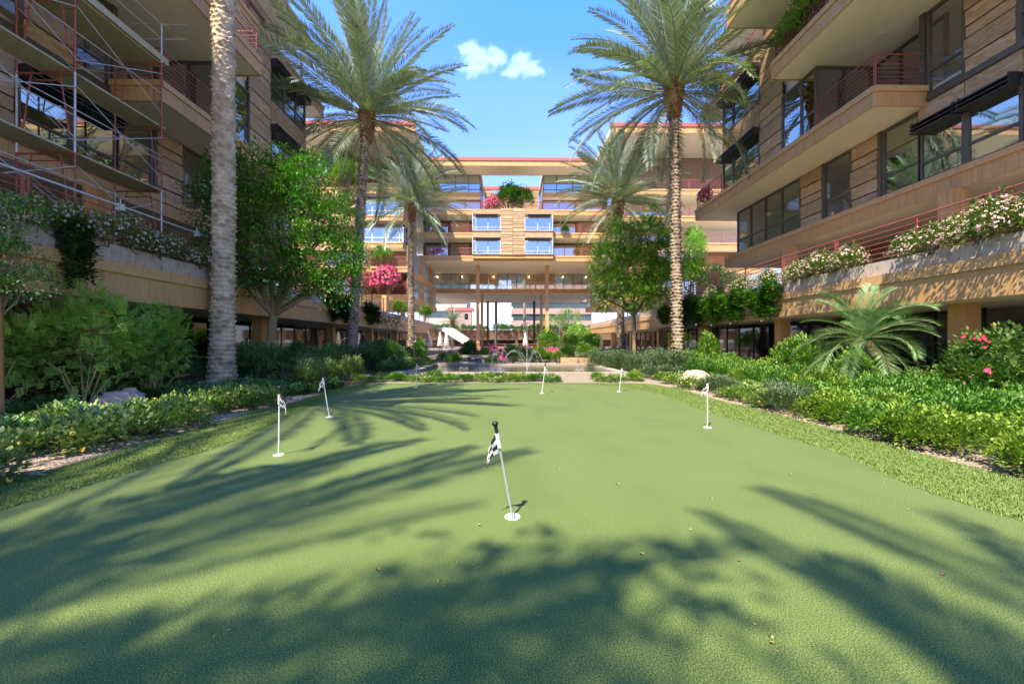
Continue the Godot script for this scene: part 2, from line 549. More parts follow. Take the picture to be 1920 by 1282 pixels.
		xf.append(Transform3D(Basis(Vector3.UP, r.randf() * TAU).scaled(Vector3(s, s * 0.8, s * r.randf_range(0.7, 1.2))), Vector3(p.x, 0.006, p.y)))
		var k := r.randf()
		cols.append(Color(0.50, 0.37, 0.25).lerp(Color(0.24, 0.16, 0.10), k * k) * r.randf_range(0.8, 1.15))
	stuff("gravel", "loose tan gravel along the edge of the planting beds", "gravel", st.mesh(M.pebble), xf, cols)
# ---------------------------------------------------------------- building pieces
func window(parent, o: Vector3, u: Vector3, w: float, h: float, out: Vector3, cuts: Array, transom: float, fm, gm, bar = 0.06):
	# o: lower corner, u: direction along the wall, out: outward normal; cuts: shares of the width where mullions stand
	var n = group("window", parent)
	var b := MB.new()
	var up := Vector3.UP
	var d: Vector3 = out * 0.05
	var xs := [0.0] + cuts + [1.0]
	for x in xs:
		var c: Vector3 = o + u * (x * w)
		b.box(c - u * bar * 0.5 - d, c + u * bar * 0.5 + d + up * h)
	for y in [0.0, h]:
		b.box(o + up * (y - (0.0 if y == 0.0 else bar)) - d * 0.9 + u * bar * 0.5, o + u * (w - bar * 0.5) + up * (y + (bar if y == 0.0 else 0.0)) + d * 0.9)
	if transom > 0:
		b.box(o + up * (transom - bar * 0.4) - d * 0.8, o + u * w + up * (transom + bar * 0.4) + d * 0.8)
	obj("frame", b.mesh(fm), n)
	for i in xs.size() - 1:
		var rows := [[0.0, h]] if transom <= 0 else [[0.0, transom], [transom, h]]
		for r in rows:
			bx(n, "pane", o + u * (xs[i] * w + bar * 0.5) + up * (r[0] + bar * 0.4) - out * 0.006, o + u * (xs[i + 1] * w - bar * 0.5) + up * (r[1] - bar * 0.4) + out * 0.006, gm)
	return n
func louvres(parent, o: Vector3, u: Vector3, w: float, out: Vector3, rows: int, dy: float):
	var n = group("sunshade", parent)
	for i in rows:
		var y: Vector3 = Vector3.UP * (i * dy)
		bx(n, "louvre_blade", o + y, o + u * w + y + out * 0.42 + Vector3.UP * 0.035, M.louvre)
	bx(n, "bracket", o - out * 0.02, o + u * 0.05 + out * 0.36 + Vector3.UP * (rows * dy), M.louvre)
	bx(n, "bracket", o + u * (w - 0.05) - out * 0.02, o + u * w + out * 0.36 + Vector3.UP * (rows * dy), M.louvre)
var slat_turn := 0
func slats(parent, o: Vector3, u: Vector3, w: float, h: float, out: Vector3, rows: int, gap = 0.05):
	# sandstone boards with open joints before a dark backing
	var n = group("stone_screen", parent)
	bx(n, "backing", o - out * 0.10, o + u * w + Vector3.UP * h - out * 0.06, M.louvre)
	var hs := []
	var total := 0.0
	for i in rows:
		var k := [1.0, 1.35, 0.8, 1.1, 1.3, 0.7][(i + slat_turn) % 6] as float
		hs.append(k); total += k
	var y := 0.0
	for i in rows:
		slat_turn += 1
		var hh: float = hs[i] / total * h
		var pr := 0.012 * ((slat_turn * 7) % 3)
		bx(n, "stone_board", o + Vector3.UP * (y + gap * 0.5) - out * 0.03, o + u * w + Vector3.UP * (y + hh - gap * 0.5) + out * (0.03 + pr), M["sandstone%d" % ((slat_turn * 5) % 3)])
		y += hh
	return n
func railing(parent, p: Vector3, q: Vector3, h: float, bars: int, spacing: float, mat, rr = 0.014):
	var n = group("railing", parent)
	var d: Vector3 = q - p
	var u := d.normalized()
	var count := maxi(1, roundi(d.length() / spacing))
	rod(n, "top_rail", p + Vector3.UP * h, q + Vector3.UP * h, rr * 1.7, mat)
	for i in bars:
		var y: Vector3 = Vector3.UP * (0.08 + (h - 0.16) * i / (bars - 0.4))
		rod(n, "bar", p + y, q + y, rr, mat)
	for i in count + 1:
		var c: Vector3 = p + d * (float(i) / count)
		var k: Vector3 = u * (0.05 if i < count else -0.05)
		bx(n, "post", c - Vector3(0.02, 0, 0.02), c + Vector3(0.02, h, 0.02), mat)
		if i > 0 and i < count:
			bx(n, "post", c + k * 1.8 - Vector3(0.02, 0, 0.02), c + k * 1.8 + Vector3(0.02, h, 0.02), mat)
	return n
func band(parent, p: Vector3, q: Vector3, y0: float, y1: float, out: Vector3, every = 3.0):
	# painted steel fascia: panels with joints, a trim strip proud of it along the top
	var d: Vector3 = q - p
	d.y = 0
	var u := d.normalized()
	var L := d.length()
	var c := maxi(1, roundi(L / every))
	var yt := y1 - (y1 - y0) * 0.3
	for i in c:
		var a: Vector3 = p + u * (L * i / c + 0.004)
		var b: Vector3 = p + u * (L * (i + 1) / c - 0.004)
		a.y = y0 - 0.02; b.y = yt
		bx(parent, "fascia", a - out * 0.0, b + out * 0.05, M.fascia)
	var a2: Vector3 = p - u * 0.0
	var b2: Vector3 = q
	a2.y = yt; b2.y = y1
	bx(parent, "fascia_trim", a2, b2 + out * 0.10, M.fascia_trim)

# ---------------------------------------------------------------- the blocks along both sides
func side_building(s: int, da: float):
	var right := s > 0
	var B = thing("apartment_building", "terraced sandstone apartment block with projecting balconies on the right side" if right else "terraced sandstone apartment block behind the scaffolding on the left side", "building", Vector3.ZERO, 0, "terraced apartment blocks")
	var pl := 9.88           # planter face, measured from the axis
	var w2 := 12.58 + da     # wall of the second level
	var e3 := 11.0 + da * 1.3
	var e4 := 9.95 + da * 1.4
	var at := func(a, y, z) -> Vector3: return Vector3(CX + s * a, y, z)
	var out := Vector3(-s, 0, 0)
	var near := -3.0
	# ground level
	bx(B, "rear_wall", at.call(14.2, 0, near), at.call(14.5, 2.4, -58), M.dark_wall)
	for k in 36:
		var z := -5.0 - k * 1.45
		bx(B, "storefront_post", at.call(13.2, 0, z), at.call(13.3, 2.4, z - 0.07), M.black_iron)
	for k in 12:
		var z := -5.07 - k * 4.35
		bx(B, "storefront_glass", at.call(13.235, 0.1, z), at.call(13.265, 2.3, z - 4.2), M.dark_glass if k in [2, 3, 4, 6, 7] else M.glass)
	for k in 7:
		var z := -3.4 - k * 7.25
		bx(B, "column", at.call(10.9, 0, z), at.call(11.32, 2.4, z - 0.42), M.fascia)
		bx(B, "column", at.call(12.3, 3.55, z - 1.6), at.call(12.75, 5.9, z - 2.05), M.fascia)
	# stair and ramp screens in the shade
	for k in 7:
		railing(B, at.call(12.2, 0.0, -6.0 - k * 2.0), at.call(12.2, 0.0 if k % 3 else 0.9, -7.9 - k * 2.0), 1.05, 6, 1.2, M.black_iron, 0.012)
	# deck and planter
	bx(B, "deck", at.call(pl + 0.02, 2.4, near), at.call(17.5, 3.0, -54), M.soffit)
	bx(B, "deck_floor", at.call(pl + 0.75, 3.0, near), at.call(17.4, 3.5, -54), M.paving)
	band(B, at.call(pl, 0, near), at.call(pl, 0, -54), 2.4, 3.28, out, 3.1)
	bx(B, "planter_soil", at.call(pl + 0.16, 3.0, near), at.call(pl + 0.74, 3.55, -54), M.soil)
	for k in 21:
		var z0 := near - k * 2.43
		var pn = group("planter_panel", B)
		bx(pn, "concrete", at.call(pl + 0.03, 3.275, z0 - 0.006), at.call(pl + 0.15, 3.68, z0 - 2.424), M.concrete)
		for i in 3:
			for j in 2:
				rod(pn, "tie_hole", at.call(pl + 0.024, 3.37 + j * 0.22, z0 - 0.4 - i * 0.8), at.call(pl + 0.05, 3.37 + j * 0.22, z0 - 0.4 - i * 0.8), 0.013, M.tie_hole)
	for k in 6:
		railing(B, at.call(pl + 0.28, 3.6, near - 0.05 - k * 8.1), at.call(pl + 0.28, 3.6, near - 0.05 - (k + 1) * 8.1), 1.13, 7, 2.7, M.rail_red)
	bx(B, "terrace_wall", at.call(16.2, 3.5, near), at.call(16.5, 5.9, -26), M.dark_wall)
	# second level: slab, wall of glass and stone
	bx(B, "slab", at.call(w2 + 0.02, 5.9, near), at.call(18.5, 6.48, -25.7), M.soffit)
	band(B, at.call(w2, 0, near), at.call(w2, 0, -25.7), 5.9, 6.52, out, 3.6)
	band(B, at.call(w2, 0, -25.7), at.call(18.5, 0, -25.7), 5.9, 6.52, Vector3(0, 0, -1), 3.0)
	bx(B, "inner_wall", at.call(18.2, 6.48, near), at.call(18.4, 8.9, -24.4), M.interior)
	var wall := at.call(w2 + 0.12, 0, 0) as Vector3
	var U := Vector3(0, 0, 1)
	var seq := [[-24.5, -19.25, "g4"], [-19.2, -17.9, "s"], [-17.75, -16.4, "g1"], [-16.38, -15.2, "s"], [-14.95, -13.65, "g1"], [-13.6, -12.3, "L"], [-12.2, -10.9, "L"], [-10.8, -9.6, "s"], [-9.5, -8.2, "g1"], [-8.1, -6.8, "L"], [-6.7, -5.4, "L"], [-5.3, -4.0, "s"]]
	for q in seq:
		var o := Vector3(wall.x, 6.52, q[0])
		var w: float = q[1] - q[0]
		if q[2] == "g4":
			window(B, o, U, w, 2.36, out, [0.25, 0.5, 0.75], 0.72, M.bronze, M.glass, 0.09)
		elif q[2] == "g1":
			window(B, o, U, w, 2.36, out, [], 0.72, M.bronze, M.mirror_glass if q[0] > -15.5 else M.glass, 0.1)
		elif q[2] == "L":
			window(B, o, U, w, 1.72, out, [], 0.6, M.bronze, M.mirror_glass, 0.1)
			louvres(B, Vector3(wall.x, 8.06, q[0]), U, w, out, 3, 0.12)
			bx(B, "stone_spandrel", Vector3(wall.x, 8.40, q[0] - 0.04) - out * 0.05, Vector3(wall.x, 8.98, q[1] + 0.04) + out * 0.07, M["sandstone%d" % (absi(roundi(q[0])) % 3)])
		else:
			slats(B, o, U, w, 2.36, out, 5)
	for z in [-17.82, -15.07]:
		bx(B, "wall_post", Vector3(wall.x, 6.52, z - 0.06) - out * 0.08, Vector3(wall.x, 8.9, z + 0.06) + out * 0.08, M.bronze)
	bx(B, "end_wall", at.call(w2 + 0.2, 6.5, -24.56), at.call(18.2, 8.9, -24.66), M.interior)
	# third level: slab with the balcony, bay beyond it
	bx(B, "slab", at.call(e3 + 0.02, 8.9, -13.42), at.call(18.5, 9.48, -26.2), M.soffit)
	bx(B, "slab", at.call(w2 + 0.22, 8.92, near), at.call(18.5, 9.48, -13.40), M.soffit)
	band(B, at.call(e3, 0, -13.37), at.call(e3, 0, -26.2), 8.9, 9.52, out, 3.4)
	band(B, at.call(e3 - 0.05, 0, -13.42), at.call(w2 + 0.1, 0, -13.42), 8.9, 9.52, Vector3(0, 0, 1), 1.0)
	band(B, at.call(e3, 0, -26.2), at.call(18.5, 0, -26.2), 8.9, 9.52, Vector3(0, 0, -1), 3.0)
	bx(B, "sill_strip", at.call(w2 - 0.02, 8.99, near), at.call(w2 + 0.2, 9.18, -13.3), M.bronze)
	bx(B, "inner_wall", at.call(18.2, 9.48, near), at.call(18.4, 11.9, -24.4), M.interior)
	var bay := at.call(e3 + 0.1, 0, 0) as Vector3
	window(B, Vector3(bay.x, 9.53, -23.0), U, 3.3, 1.75, out, [0.3, 0.65], 0.62, M.bronze, M.mirror_glass, 0.09)
	louvres(B, Vector3(bay.x, 11.05, -23.0), U, 3.3, out, 3, 0.12)
	bx(B, "stone_spandrel", Vector3(bay.x, 11.36, -23.05) - out * 0.05, Vector3(bay.x, 12.5, -19.7) + out * 0.06, M.sandstone1)
	slats(B, Vector3(bay.x, 9.53, -19.65), U, 1.55, 5.3, out, 10)
	window(B, Vector3(bay.x, 9.53, -18.05), U, 1.95, 2.33, out, [0.6], 0.72, M.bronze, M.mirror_glass, 0.1)
	window(B, Vector3(bay.x, 9.53, -16.08), Vector3(s, 0, 0), 2.1, 2.33, Vector3(0, 0, 1), [0.5], -1.0, M.bronze, M.glass, 0.08)
	window(B, Vector3(bay.x, 9.53, -23.02), Vector3(s, 0, 0), 3.0, 1.75, Vector3(0, 0, -1), [0.4], 0.62, M.bronze, M.glass, 0.08)
	window(B, Vector3(bay.x + s * 2.2, 9.53, -16.0), U, 2.6, 2.33, out, [0.4], -1.0, M.bronze, M.glass, 0.08)
	for z in [-16.9, -13.5]:
		bx(B, "wall_post", Vector3(wall.x, 9.5, z - 0.08) - out * 0.06, Vector3(wall.x, 11.9, z + 0.08) + out * 0.1, M.bronze)
	window(B, Vector3(wall.x, 9.2, -13.35), U, 1.05, 2.68, out, [], 0.75, M.bronze, M.glass, 0.1)
	slats(B, Vector3(wall.x, 9.2, -12.28), U, 1.26, 2.68, out, 6)
	window(B, Vector3(wall.x, 9.2, -10.95), U, 3.3, 2.68, out, [0.5], 0.75, M.bronze, M.glass, 0.1)
	slats(B, Vector3(wall.x, 9.2, -7.6), U, 1.3, 2.68, out, 6)
	window(B, Vector3(wall.x, 9.2, -6.2), U, 3.0, 2.68, out, [0.5], 0.75, M.bronze, M.glass, 0.1)
	railing(B, at.call(e3 + 0.07, 9.5, -13.5), at.call(e3 + 0.07, 9.5, -16.0), 1.07, 7, 2.5, M.rail_red)
	railing(B, at.call(e3 + 0.07, 9.5, -13.45), at.call(w2 + 0.05, 9.5, -13.45), 1.07, 7, 1.6, M.rail_red)
	railing(B, at.call(e3 + 0.07, 9.5, -23.2), at.call(e3 + 0.07, 9.5, -26.1), 1.07, 7, 1.4, M.rail_red)
	railing(B, at.call(e3 + 0.07, 9.5, -26.1), at.call(15.5, 9.5, -26.1), 1.07, 7, 1.9, M.rail_red)
	# fourth level
	bx(B, "slab", at.call(e4 + 0.02, 11.9, near), at.call(18.5, 12.48, -16.9), M.soffit)
	bx(B, "slab", at.call(e3 + 0.3, 11.92, -16.92), at.call(18.5, 12.48, -22.9), M.soffit)
	band(B, at.call(e4, 0, near), at.call(e4, 0, -16.94), 11.9, 12.54, out, 3.4)
	band(B, at.call(e4, 0, -16.94), at.call(e3 + 0.1, 0, -16.94), 11.9, 12.54, Vector3(0, 0, -1), 1.0)
	railing(B, at.call(e4 + 0.07, 12.5, near), at.call(e4 + 0.07, 12.5, -16.85), 1.07, 7, 2.7, M.rail_red)
	railing(B, at.call(e4 + 0.07, 12.5, -16.85), at.call(e3 + 0.05, 12.5, -16.85), 1.07, 7, 1.2, M.rail_red)
	window(B, Vector3(bay.x, 12.55, -23.0), U, 3.3, 1.75, out, [0.3, 0.65], 0.62, M.bronze, M.mirror_glass, 0.09)
	window(B, Vector3(bay.x, 12.55, -23.02), Vector3(s, 0, 0), 3.0, 1.75, Vector3(0, 0, -1), [0.4], 0.62, M.bronze, M.glass, 0.08)
	louvres(B, Vector3(bay.x, 14.05, -23.0), U, 3.3, out, 3, 0.12)
	bx(B, "stone_spandrel", Vector3(bay.x, 14.36, -23.05) - out * 0.05, Vector3(bay.x, 14.9, -19.7) + out * 0.06, M.sandstone2)
	slats(B, Vector3(bay.x, 12.56, -18.05), U, 1.1, 2.3, out, 4)
	bx(B, "inner_wall", at.call(14.2, 12.48, near), at.call(14.4, 14.9, -16.9), M.interior)
	bx(B, "inner_wall", at.call(17.2, 12.48, -16.9), at.call(17.4, 14.9, -22.9), M.interior)
	bx(B, "end_wall", at.call(e3 + 1.4, 12.5, -16.9), at.call(17.2, 14.9, -17.0), M.interior)
	# fifth and sixth level
	bx(B, "slab", at.call(e3 + 0.32, 14.9, -16.0), at.call(18.5, 15.48, -25.8), M.soffit)
	band(B, at.call(e3 + 0.3, 0, -16.0), at.call(e3 + 0.3, 0, -25.8), 14.9, 15.52, out, 3.3)
	band(B, at.call(e3 + 0.3, 0, -25.8), at.call(18.5, 0, -25.8), 14.9, 15.52, Vector3(0, 0, -1), 3.0)
	railing(B, at.call(e3 + 0.4, 15.5, -16.0), at.call(e3 + 0.4, 15.5, -25.7), 1.07, 7, 2.4, M.rail_red)
	window(B, Vector3(bay.x + s * 1.6, 15.53, -22.0), U, 4.0, 2.35, out, [0.33, 0.66], 0.7, M.bronze, M.glass, 0.09)
	slats(B, Vector3(bay.x + s * 1.6, 15.53, -17.9), U, 1.8, 2.35, out, 5)
	bx(B, "inner_wall", at.call(17.2, 15.48, -16.0), at.call(17.4, 17.9, -24.0), M.interior)
	bx(B, "slab", at.call(e3 + 0.4, 17.9, -16.0), at.call(18.5, 18.5, -24.2), M.soffit)
	band(B, at.call(e3 + 0.38, 0, -16.0), at.call(e3 + 0.38, 0, -24.2), 17.9, 18.52, out, 3.3)
	band(B, at.call(e3 + 0.38, 0, -24.2), at.call(18.5, 0, -24.2), 17.9, 18.52, Vector3(0, 0, -1), 3.0)
	if right:
		bx(B, "slab", at.call(8.82, 14.9, near), at.call(14.4, 15.48, -18.2), M.soffit)
		band(B, at.call(8.8, 0, near), at.call(8.8, 0, -18.2), 14.9, 15.52, out, 3.4)
		band(B, at.call(8.8, 0, -18.2), at.call(e3 + 0.3, 0, -18.2), 14.9, 15.52, Vector3(0, 0, -1), 2.0)
		railing(B, at.call(8.87, 15.5, -8.0), at.call(8.87, 15.5, -18.1), 1.07, 7, 2.6, M.rail_red)
	# wall lights under the soffits
	for z in [-9.5, -11.8]:
		var l = group("ceiling_light", B)
		rod(l, "housing", at.call(11.9, 11.74, z), at.call(11.9, 11.9, z), 0.07, M.white_plastic)
	for z in [-14.4, -14.9]:
		rod(B, "speaker_ring", at.call(12.1, 11.885, z), at.call(12.1, 11.9, z), 0.12, M.soffit)

# ---------------------------------------------------------------- the block at the end
func back_building():
	var B = thing("apartment_building", "wide apartment block with glazed bridge on tall columns closing the courtyard", "building", Vector3.ZERO, 0, "terraced apartment blocks")
	var F := Vector3(0, 0, 1)
	var R := Vector3(1, 0, 0)
	var zf := -55.3
	var lv := [11.9, 14.9, 17.9]     # undersides of the three floors over the gateway
	# main floors between the wings
	bx(B, "slab", Vector3(-14, 11.9, zf - 0.02), Vector3(16, 12.5, -72), M.soffit)
	bx(B, "slab", Vector3(-14, 14.9, zf - 0.02), Vector3(16, 15.5, -66), M.soffit)
	bx(B, "slab", Vector3(-14, 17.9, zf - 0.02), Vector3(16, 18.5, -66), M.soffit)
	for y in lv:
		band(B, Vector3(-11.4, 0, zf), Vector3(13.2, 0, zf), y, y + 0.66, F, 4.1)
	# the middle bay: two windows and a stone screen between them, on two floors
	for i in 2:
		var y: float = lv[i] + 0.72
		var zb := zf + 0.75
		bx(B, "bay_floor", Vector3(-4.35, y - 0.5, zf + 0.1), Vector3(5.95, y - 0.02, zb - 0.1), M.fascia)
		for x in [-4.35, 2.35]:
			window(B, Vector3(x, y, zb), R, 3.55, 1.72, F, [0.12, 0.55] if x < 0 else [0.45, 0.88], 0.42, M.pale_frame, M.sky_glass, 0.09)
			louvres(B, Vector3(x + 0.4, y + 1.72, zb), R, 2.8, F, 3, 0.13)
			bx(B, "stone_spandrel", Vector3(x, y + 2.12, zb - 0.1), Vector3(x + 3.55, y + 2.75, zb + 0.06), M["sandstone%d" % i])
		slats(B, Vector3(-0.78, y - 0.1, zb), R, 1.54, 2.98, F, 7, 0.06)
		slats(B, Vector3(0.80, y - 0.1, zb), R, 1.54, 2.98, F, 7, 0.06)
		for x in [-4.35, 5.9]:
			window(B, Vector3(x, y, zf), F, 0.75, 2.4, R * signf(x), [], 0.42, M.pale_frame, M.sky_glass, 0.07)
	# recessed balconies either side
	for i in 2:
		var y: float = lv[i] + 0.6
		for k in 2:
			var x0: float = -11.4 if k == 0 else 6.0
			var x1: float = -4.4 if k == 0 else 13.2
			bx(B, "balcony_wall", Vector3(x0, y, zf - 3.0), Vector3(x1, y + 2.4, zf - 3.2), M.brown_wall)
			window(B, Vector3(x0 + 0.4, y + 0.05, zf - 2.95), R, 3.0, 2.1, F, [0.5], -1.0, M.bronze, M.sky_glass, 0.08)
			slats(B, Vector3(x0 + 3.7, y + 0.05, zf - 2.9), R, 2.6, 2.2, F, 5)
			railing(B, Vector3(x0, y, zf + 0.02), Vector3(x1, y, zf + 0.02), 1.07, 7, 3.4, M.rail_red, 0.018)
	# top terrace, set-back rooms either side of an open middle, roof plate
	var yt := 18.5
	railing(B, Vector3(-11.4, yt, zf + 0.02), Vector3(13.2, yt, zf + 0.02), 1.07, 7, 4.1, M.rail_red, 0.018)
	for k in 2:
		var x0: float = -12.0 if k == 0 else 5.0
		var x1: float = -3.6 if k == 0 else 13.8
		window(B, Vector3(x0, yt, -58.6), R, x1 - x0, 2.3, F, [0.25, 0.5, 0.75], -1.0, M.bronze, M.sky_glass, 0.1)
		bx(B, "slab", Vector3(x0, 20.9, -57.5), Vector3(x1, 21.45, -66), M.soffit)
		band(B, Vector3(x0, 0, -57.5), Vector3(x1, 0, -57.5), 20.9, 21.5, F, 4.0)
		window(B, Vector3(x0, 21.5, -57.7), R, x1 - x0, 2.5, F, [0.3, 0.6, 0.82] if k == 0 else [0.2, 0.45, 0.7], 0.5, M.bronze, M.sky_glass, 0.1)
		var xs: float = x1 if k == 0 else x0
		window(B, Vector3(xs, 21.5, -65.5), F, 7.7, 2.5, R * (1 if k == 0 else -1), [0.33, 0.66], -1.0, M.bronze, M.glass, 0.1)
		bx(B, "side_wall", Vector3(xs - 0.1, 18.5, -58.7), Vector3(xs + 0.1, 20.9, -65.5), M.sandstone1)
		bx(B, "inner_wall", Vector3(x0 + 0.2, 18.5, -66), Vector3(x1 - 0.2, 24.0, -66.2), M.interior)
	bx(B, "roof", Vector3(-12.2, 23.95, -54.6), Vector3(14.2, 24.5, -57.9), M.soffit)
	bx(B, "roof", Vector3(-12.2, 23.95, -57.9), Vector3(-3.4, 24.5, -66), M.soffit)
	bx(B, "roof", Vector3(4.8, 23.95, -57.9), Vector3(14.2, 24.5, -66), M.soffit)
	bx(B, "rear_parapet", Vector3(-3.4, 24.0, -63.4), Vector3(4.8, 24.5, -63.7), M.roof_red)
	slats(B, Vector3(-3.3, 18.5, -63.5), R, 1.0, 5.5, F, 9)
	bx(B, "rear_opening", Vector3(-2.3, 18.5, -63.6), Vector3(-1.0, 23.6, -63.8), M.dark_wall)
	slats(B, Vector3(-1.0, 18.5, -63.5), R, 5.7, 5.5, F, 9)
	bx(B, "roof_fascia", Vector3(-12.3, 23.9, -54.5), Vector3(14.3, 24.55, -54.6), M.fascia)
	bx(B, "roof_edge", Vector3(-12.35, 24.55, -54.4), Vector3(14.35, 24.95, -54.7), M.roof_red)
	# gateway: columns and the glazed bridge
	for x in [-3.95, 5.55]:
		bx(B, "column", Vector3(x - 0.22, 0, -58.3), Vector3(x + 0.22, 11.9, -58.75), M.fascia)
		bx(B, "column", Vector3(x - 0.20, 0, -68.0), Vector3(x + 0.20, 8.9, -68.4), M.fascia)
		bx(B, "column", Vector3(x - 0.20 + (0.5 if x < 0 else -0.5), 0, -78.0), Vector3(x + 0.20 + (0.5 if x < 0 else -0.5), 8.9, -78.4), M.brown_wall)
	bx(B, "bridge_slab", Vector3(-12.5, 8.9, -65.62), Vector3(14, 9.5, -82), M.soffit)
	band(B, Vector3(-12.5, 0, -65.6), Vector3(14, 0, -65.6), 8.9, 9.52, F, 5.0)
	for k in 17:
		var x := -11.4 + k * 1.44
		if k in [4, 5, 6, 10, 11, 12]:
			slats(B, Vector3(x + 0.03, 10.3, -65.75), R, 1.38, 1.55, F, 3)
			window(B, Vector3(x, 9.52, -65.8), R, 1.44, 0.75, F, [], -1.0, M.bronze, M.glass, 0.06)
		else:
			window(B, Vector3(x, 9.52, -65.8), R, 1.44, 2.36, F, [], 0.72, M.bronze, M.glass, 0.06)
			if k < 4 or k > 13:
				bx(B, "roller_shade", Vector3(x + 0.05, 10.3, -66.0), Vector3(x + 1.39, 11.85, -66.03), M.white_panel)
	for k in 5:
		window(B, Vector3(-11.4 + k * 4.9, 9.52, -71.8), R, 4.88, 2.36, F, [0.33, 0.66], 0.72, M.bronze, M.glass, 0.06)
	for x in [-10.6, -6.8, -2.0, 3.4, 8.6, 12.2]:
		var l = group("ceiling_light", B)
		var bulb := SphereMesh.new()
		bulb.radius = 0.09; bulb.height = 0.18; bulb.radial_segments = 10; bulb.rings = 5
		var bm: StandardMaterial3D = M.get("lamp_glow", null)
		if bm == null:
			bm = plain("lamp_glow", 0.9, 0.8, 0.6)
			bm.emission_enabled = true
			bm.emission = Color(1.0, 0.85, 0.6)
			bm.emission_energy_multiplier = 3.0
		bulb.material = bm
		var o = obj("lamp_globe", bulb, l)
		o.position = Vector3(x, 11.35, -65.2)
		rod(l, "lamp_stem", Vector3(x, 11.4, -65.2), Vector3(x, 11.9, -65.2), 0.012, M.bronze)
	# wings that step forward on both sides
	for s in [-1, 1]:
		var xi: float = CX + s * 11.4       # inner face of the lower wing
		var xo: float = CX + s * 27.0
		var xu: float = CX + s * 12.3       # inner face of the upper wing
		var zw := -46.0
		var inw := Vector3(-s, 0, 0)
		for y in [5.9, 8.9]:
			bx(B, "slab", Vector3(xi, y, zw), Vector3(xo, y + 0.58, -65), M.soffit)
			band(B, Vector3(xi, 0, zw), Vector3(xi, 0, -65), y, y + 0.6, inw, 4.0)
			band(B, Vector3(xi - s * 0.05, 0, zw), Vector3(xo, 0, zw), y, y + 0.6, F, 4.0)
		for y in [6.5, 9.5]:
			for j in 3:
				window(B, Vector3(xi + s * 0.1, y + 0.02, -52.3 - j * 6.2), F, 2.5, 2.34, inw, [0.33, 0.66], 0.6, M.pale_frame, M.glass, 0.09)
				slats(B, Vector3(xi + s * 0.1, y + 0.02, -49.7 - j * 6.2), F, 3.4, 2.34, inw, 6)
			bx(B, "inner_wall", Vector3(xi + s * 5, y, -46.5), Vector3(xi + s * 5.2, y + 2.4, -65), M.interior)
			railing(B, Vector3(xi + s * 0.1, y, zw + 0.0), Vector3(xo, y, zw + 0.0), 1.07, 7, 3.5, M.rail_red, 0.018)
			bx(B, "balcony_wall", Vector3(xi + s * 0.3, y, zw - 3.5), Vector3(xo, y + 2.4, zw - 3.7), M.brown_wall)
			window(B, Vector3(minf(xi + s * 6.0, xi + s * 10.0), y, zw - 3.4), R, 4.0, 2.3, F, [0.33, 0.66], -1.0, M.bronze, M.sky_glass, 0.08)
		# upper floors of the wing
		for y in [11.9, 14.9, 17.9]:
			bx(B, "slab", Vector3(xu, y, -47.6), Vector3(xo, y + 0.58, -58), M.soffit)
			band(B, Vector3(xu - s * 0.05, 0, -47.6), Vector3(xo, 0, -47.6), y, y + 0.62, F, 4.0)
			band(B, Vector3(xu, 0, -47.6), Vector3(xu, 0, -55.2), y, y + 0.62, inw, 4.0)
		for y in [12.5, 15.5]:
			slats(B, Vector3(xu + s * 0.1, y + 0.02, -55.2), F, 3.2, 2.36, inw, 7)
			window(B, Vector3(xu + s * 0.1, y + 0.02, -51.9), F, 4.0, 2.36, inw, [0.33, 0.66], 0.6, M.pale_frame, M.sky_glass, 0.09)
			if s < 0:
				window(B, Vector3(xu - 4.9, y + 0.02, -47.9), R, 4.9, 1.75, F, [0.3, 0.6, 0.92], 0.55, M.pale_frame, M.sky_glass, 0.12)
				louvres(B, Vector3(xu - 4.9, y + 1.75, -47.9), R, 4.7, F, 3, 0.12)
				bx(B, "stone_spandrel", Vector3(xu - 4.9, y + 2.1, -47.98), Vector3(xu, y + 2.4, -47.8), M.sandstone0)
				bx(B, "inner_wall", Vector3(xo, y, -49.8), Vector3(xu - 5, y + 2.4, -50.0), M.brown_wall)
			else:
				bx(B, "inner_wall", Vector3(xu + 0.3, y, -50.8), Vector3(xo, y + 2.4, -51.0), M.interior)
				window(B, Vector3(xu + 2.0, y + 0.02, -50.7), R, 4.2, 2.3, F, [0.3, 0.75], -1.0, M.bronze, M.sky_glass, 0.09)
				railing(B, Vector3(xu + 0.1, y, -47.5), Vector3(xo, y, -47.5), 1.07, 7, 3.5, M.rail_red, 0.018)
		railing(B, Vector3(xu + s * 0.1, 18.5, -47.5), Vector3(xo, 18.5, -47.5), 1.07, 7, 3.5, M.rail_red, 0.018)
		bx(B, "penthouse_wall", Vector3(xu + s * 1.5, 18.5, -52.0), Vector3(xo, 23.9, -52.2), M.dark_wall)
		var xr: float = CX + s * 10.5
		bx(B, "roof", Vector3(xr, 23.95, -45.8), Vector3(xo + s * 6, 24.5, -58), M.soffit)
		bx(B, "roof_fascia", Vector3(xr - s * 0.05, 23.9, -45.7), Vector3(xo + s * 6, 24.55, -45.8), M.fascia)
		bx(B, "roof_edge", Vector3(xr - s * 0.1, 24.55, -45.6), Vector3(xo + s * 6, 24.95, -45.9), M.roof_red)
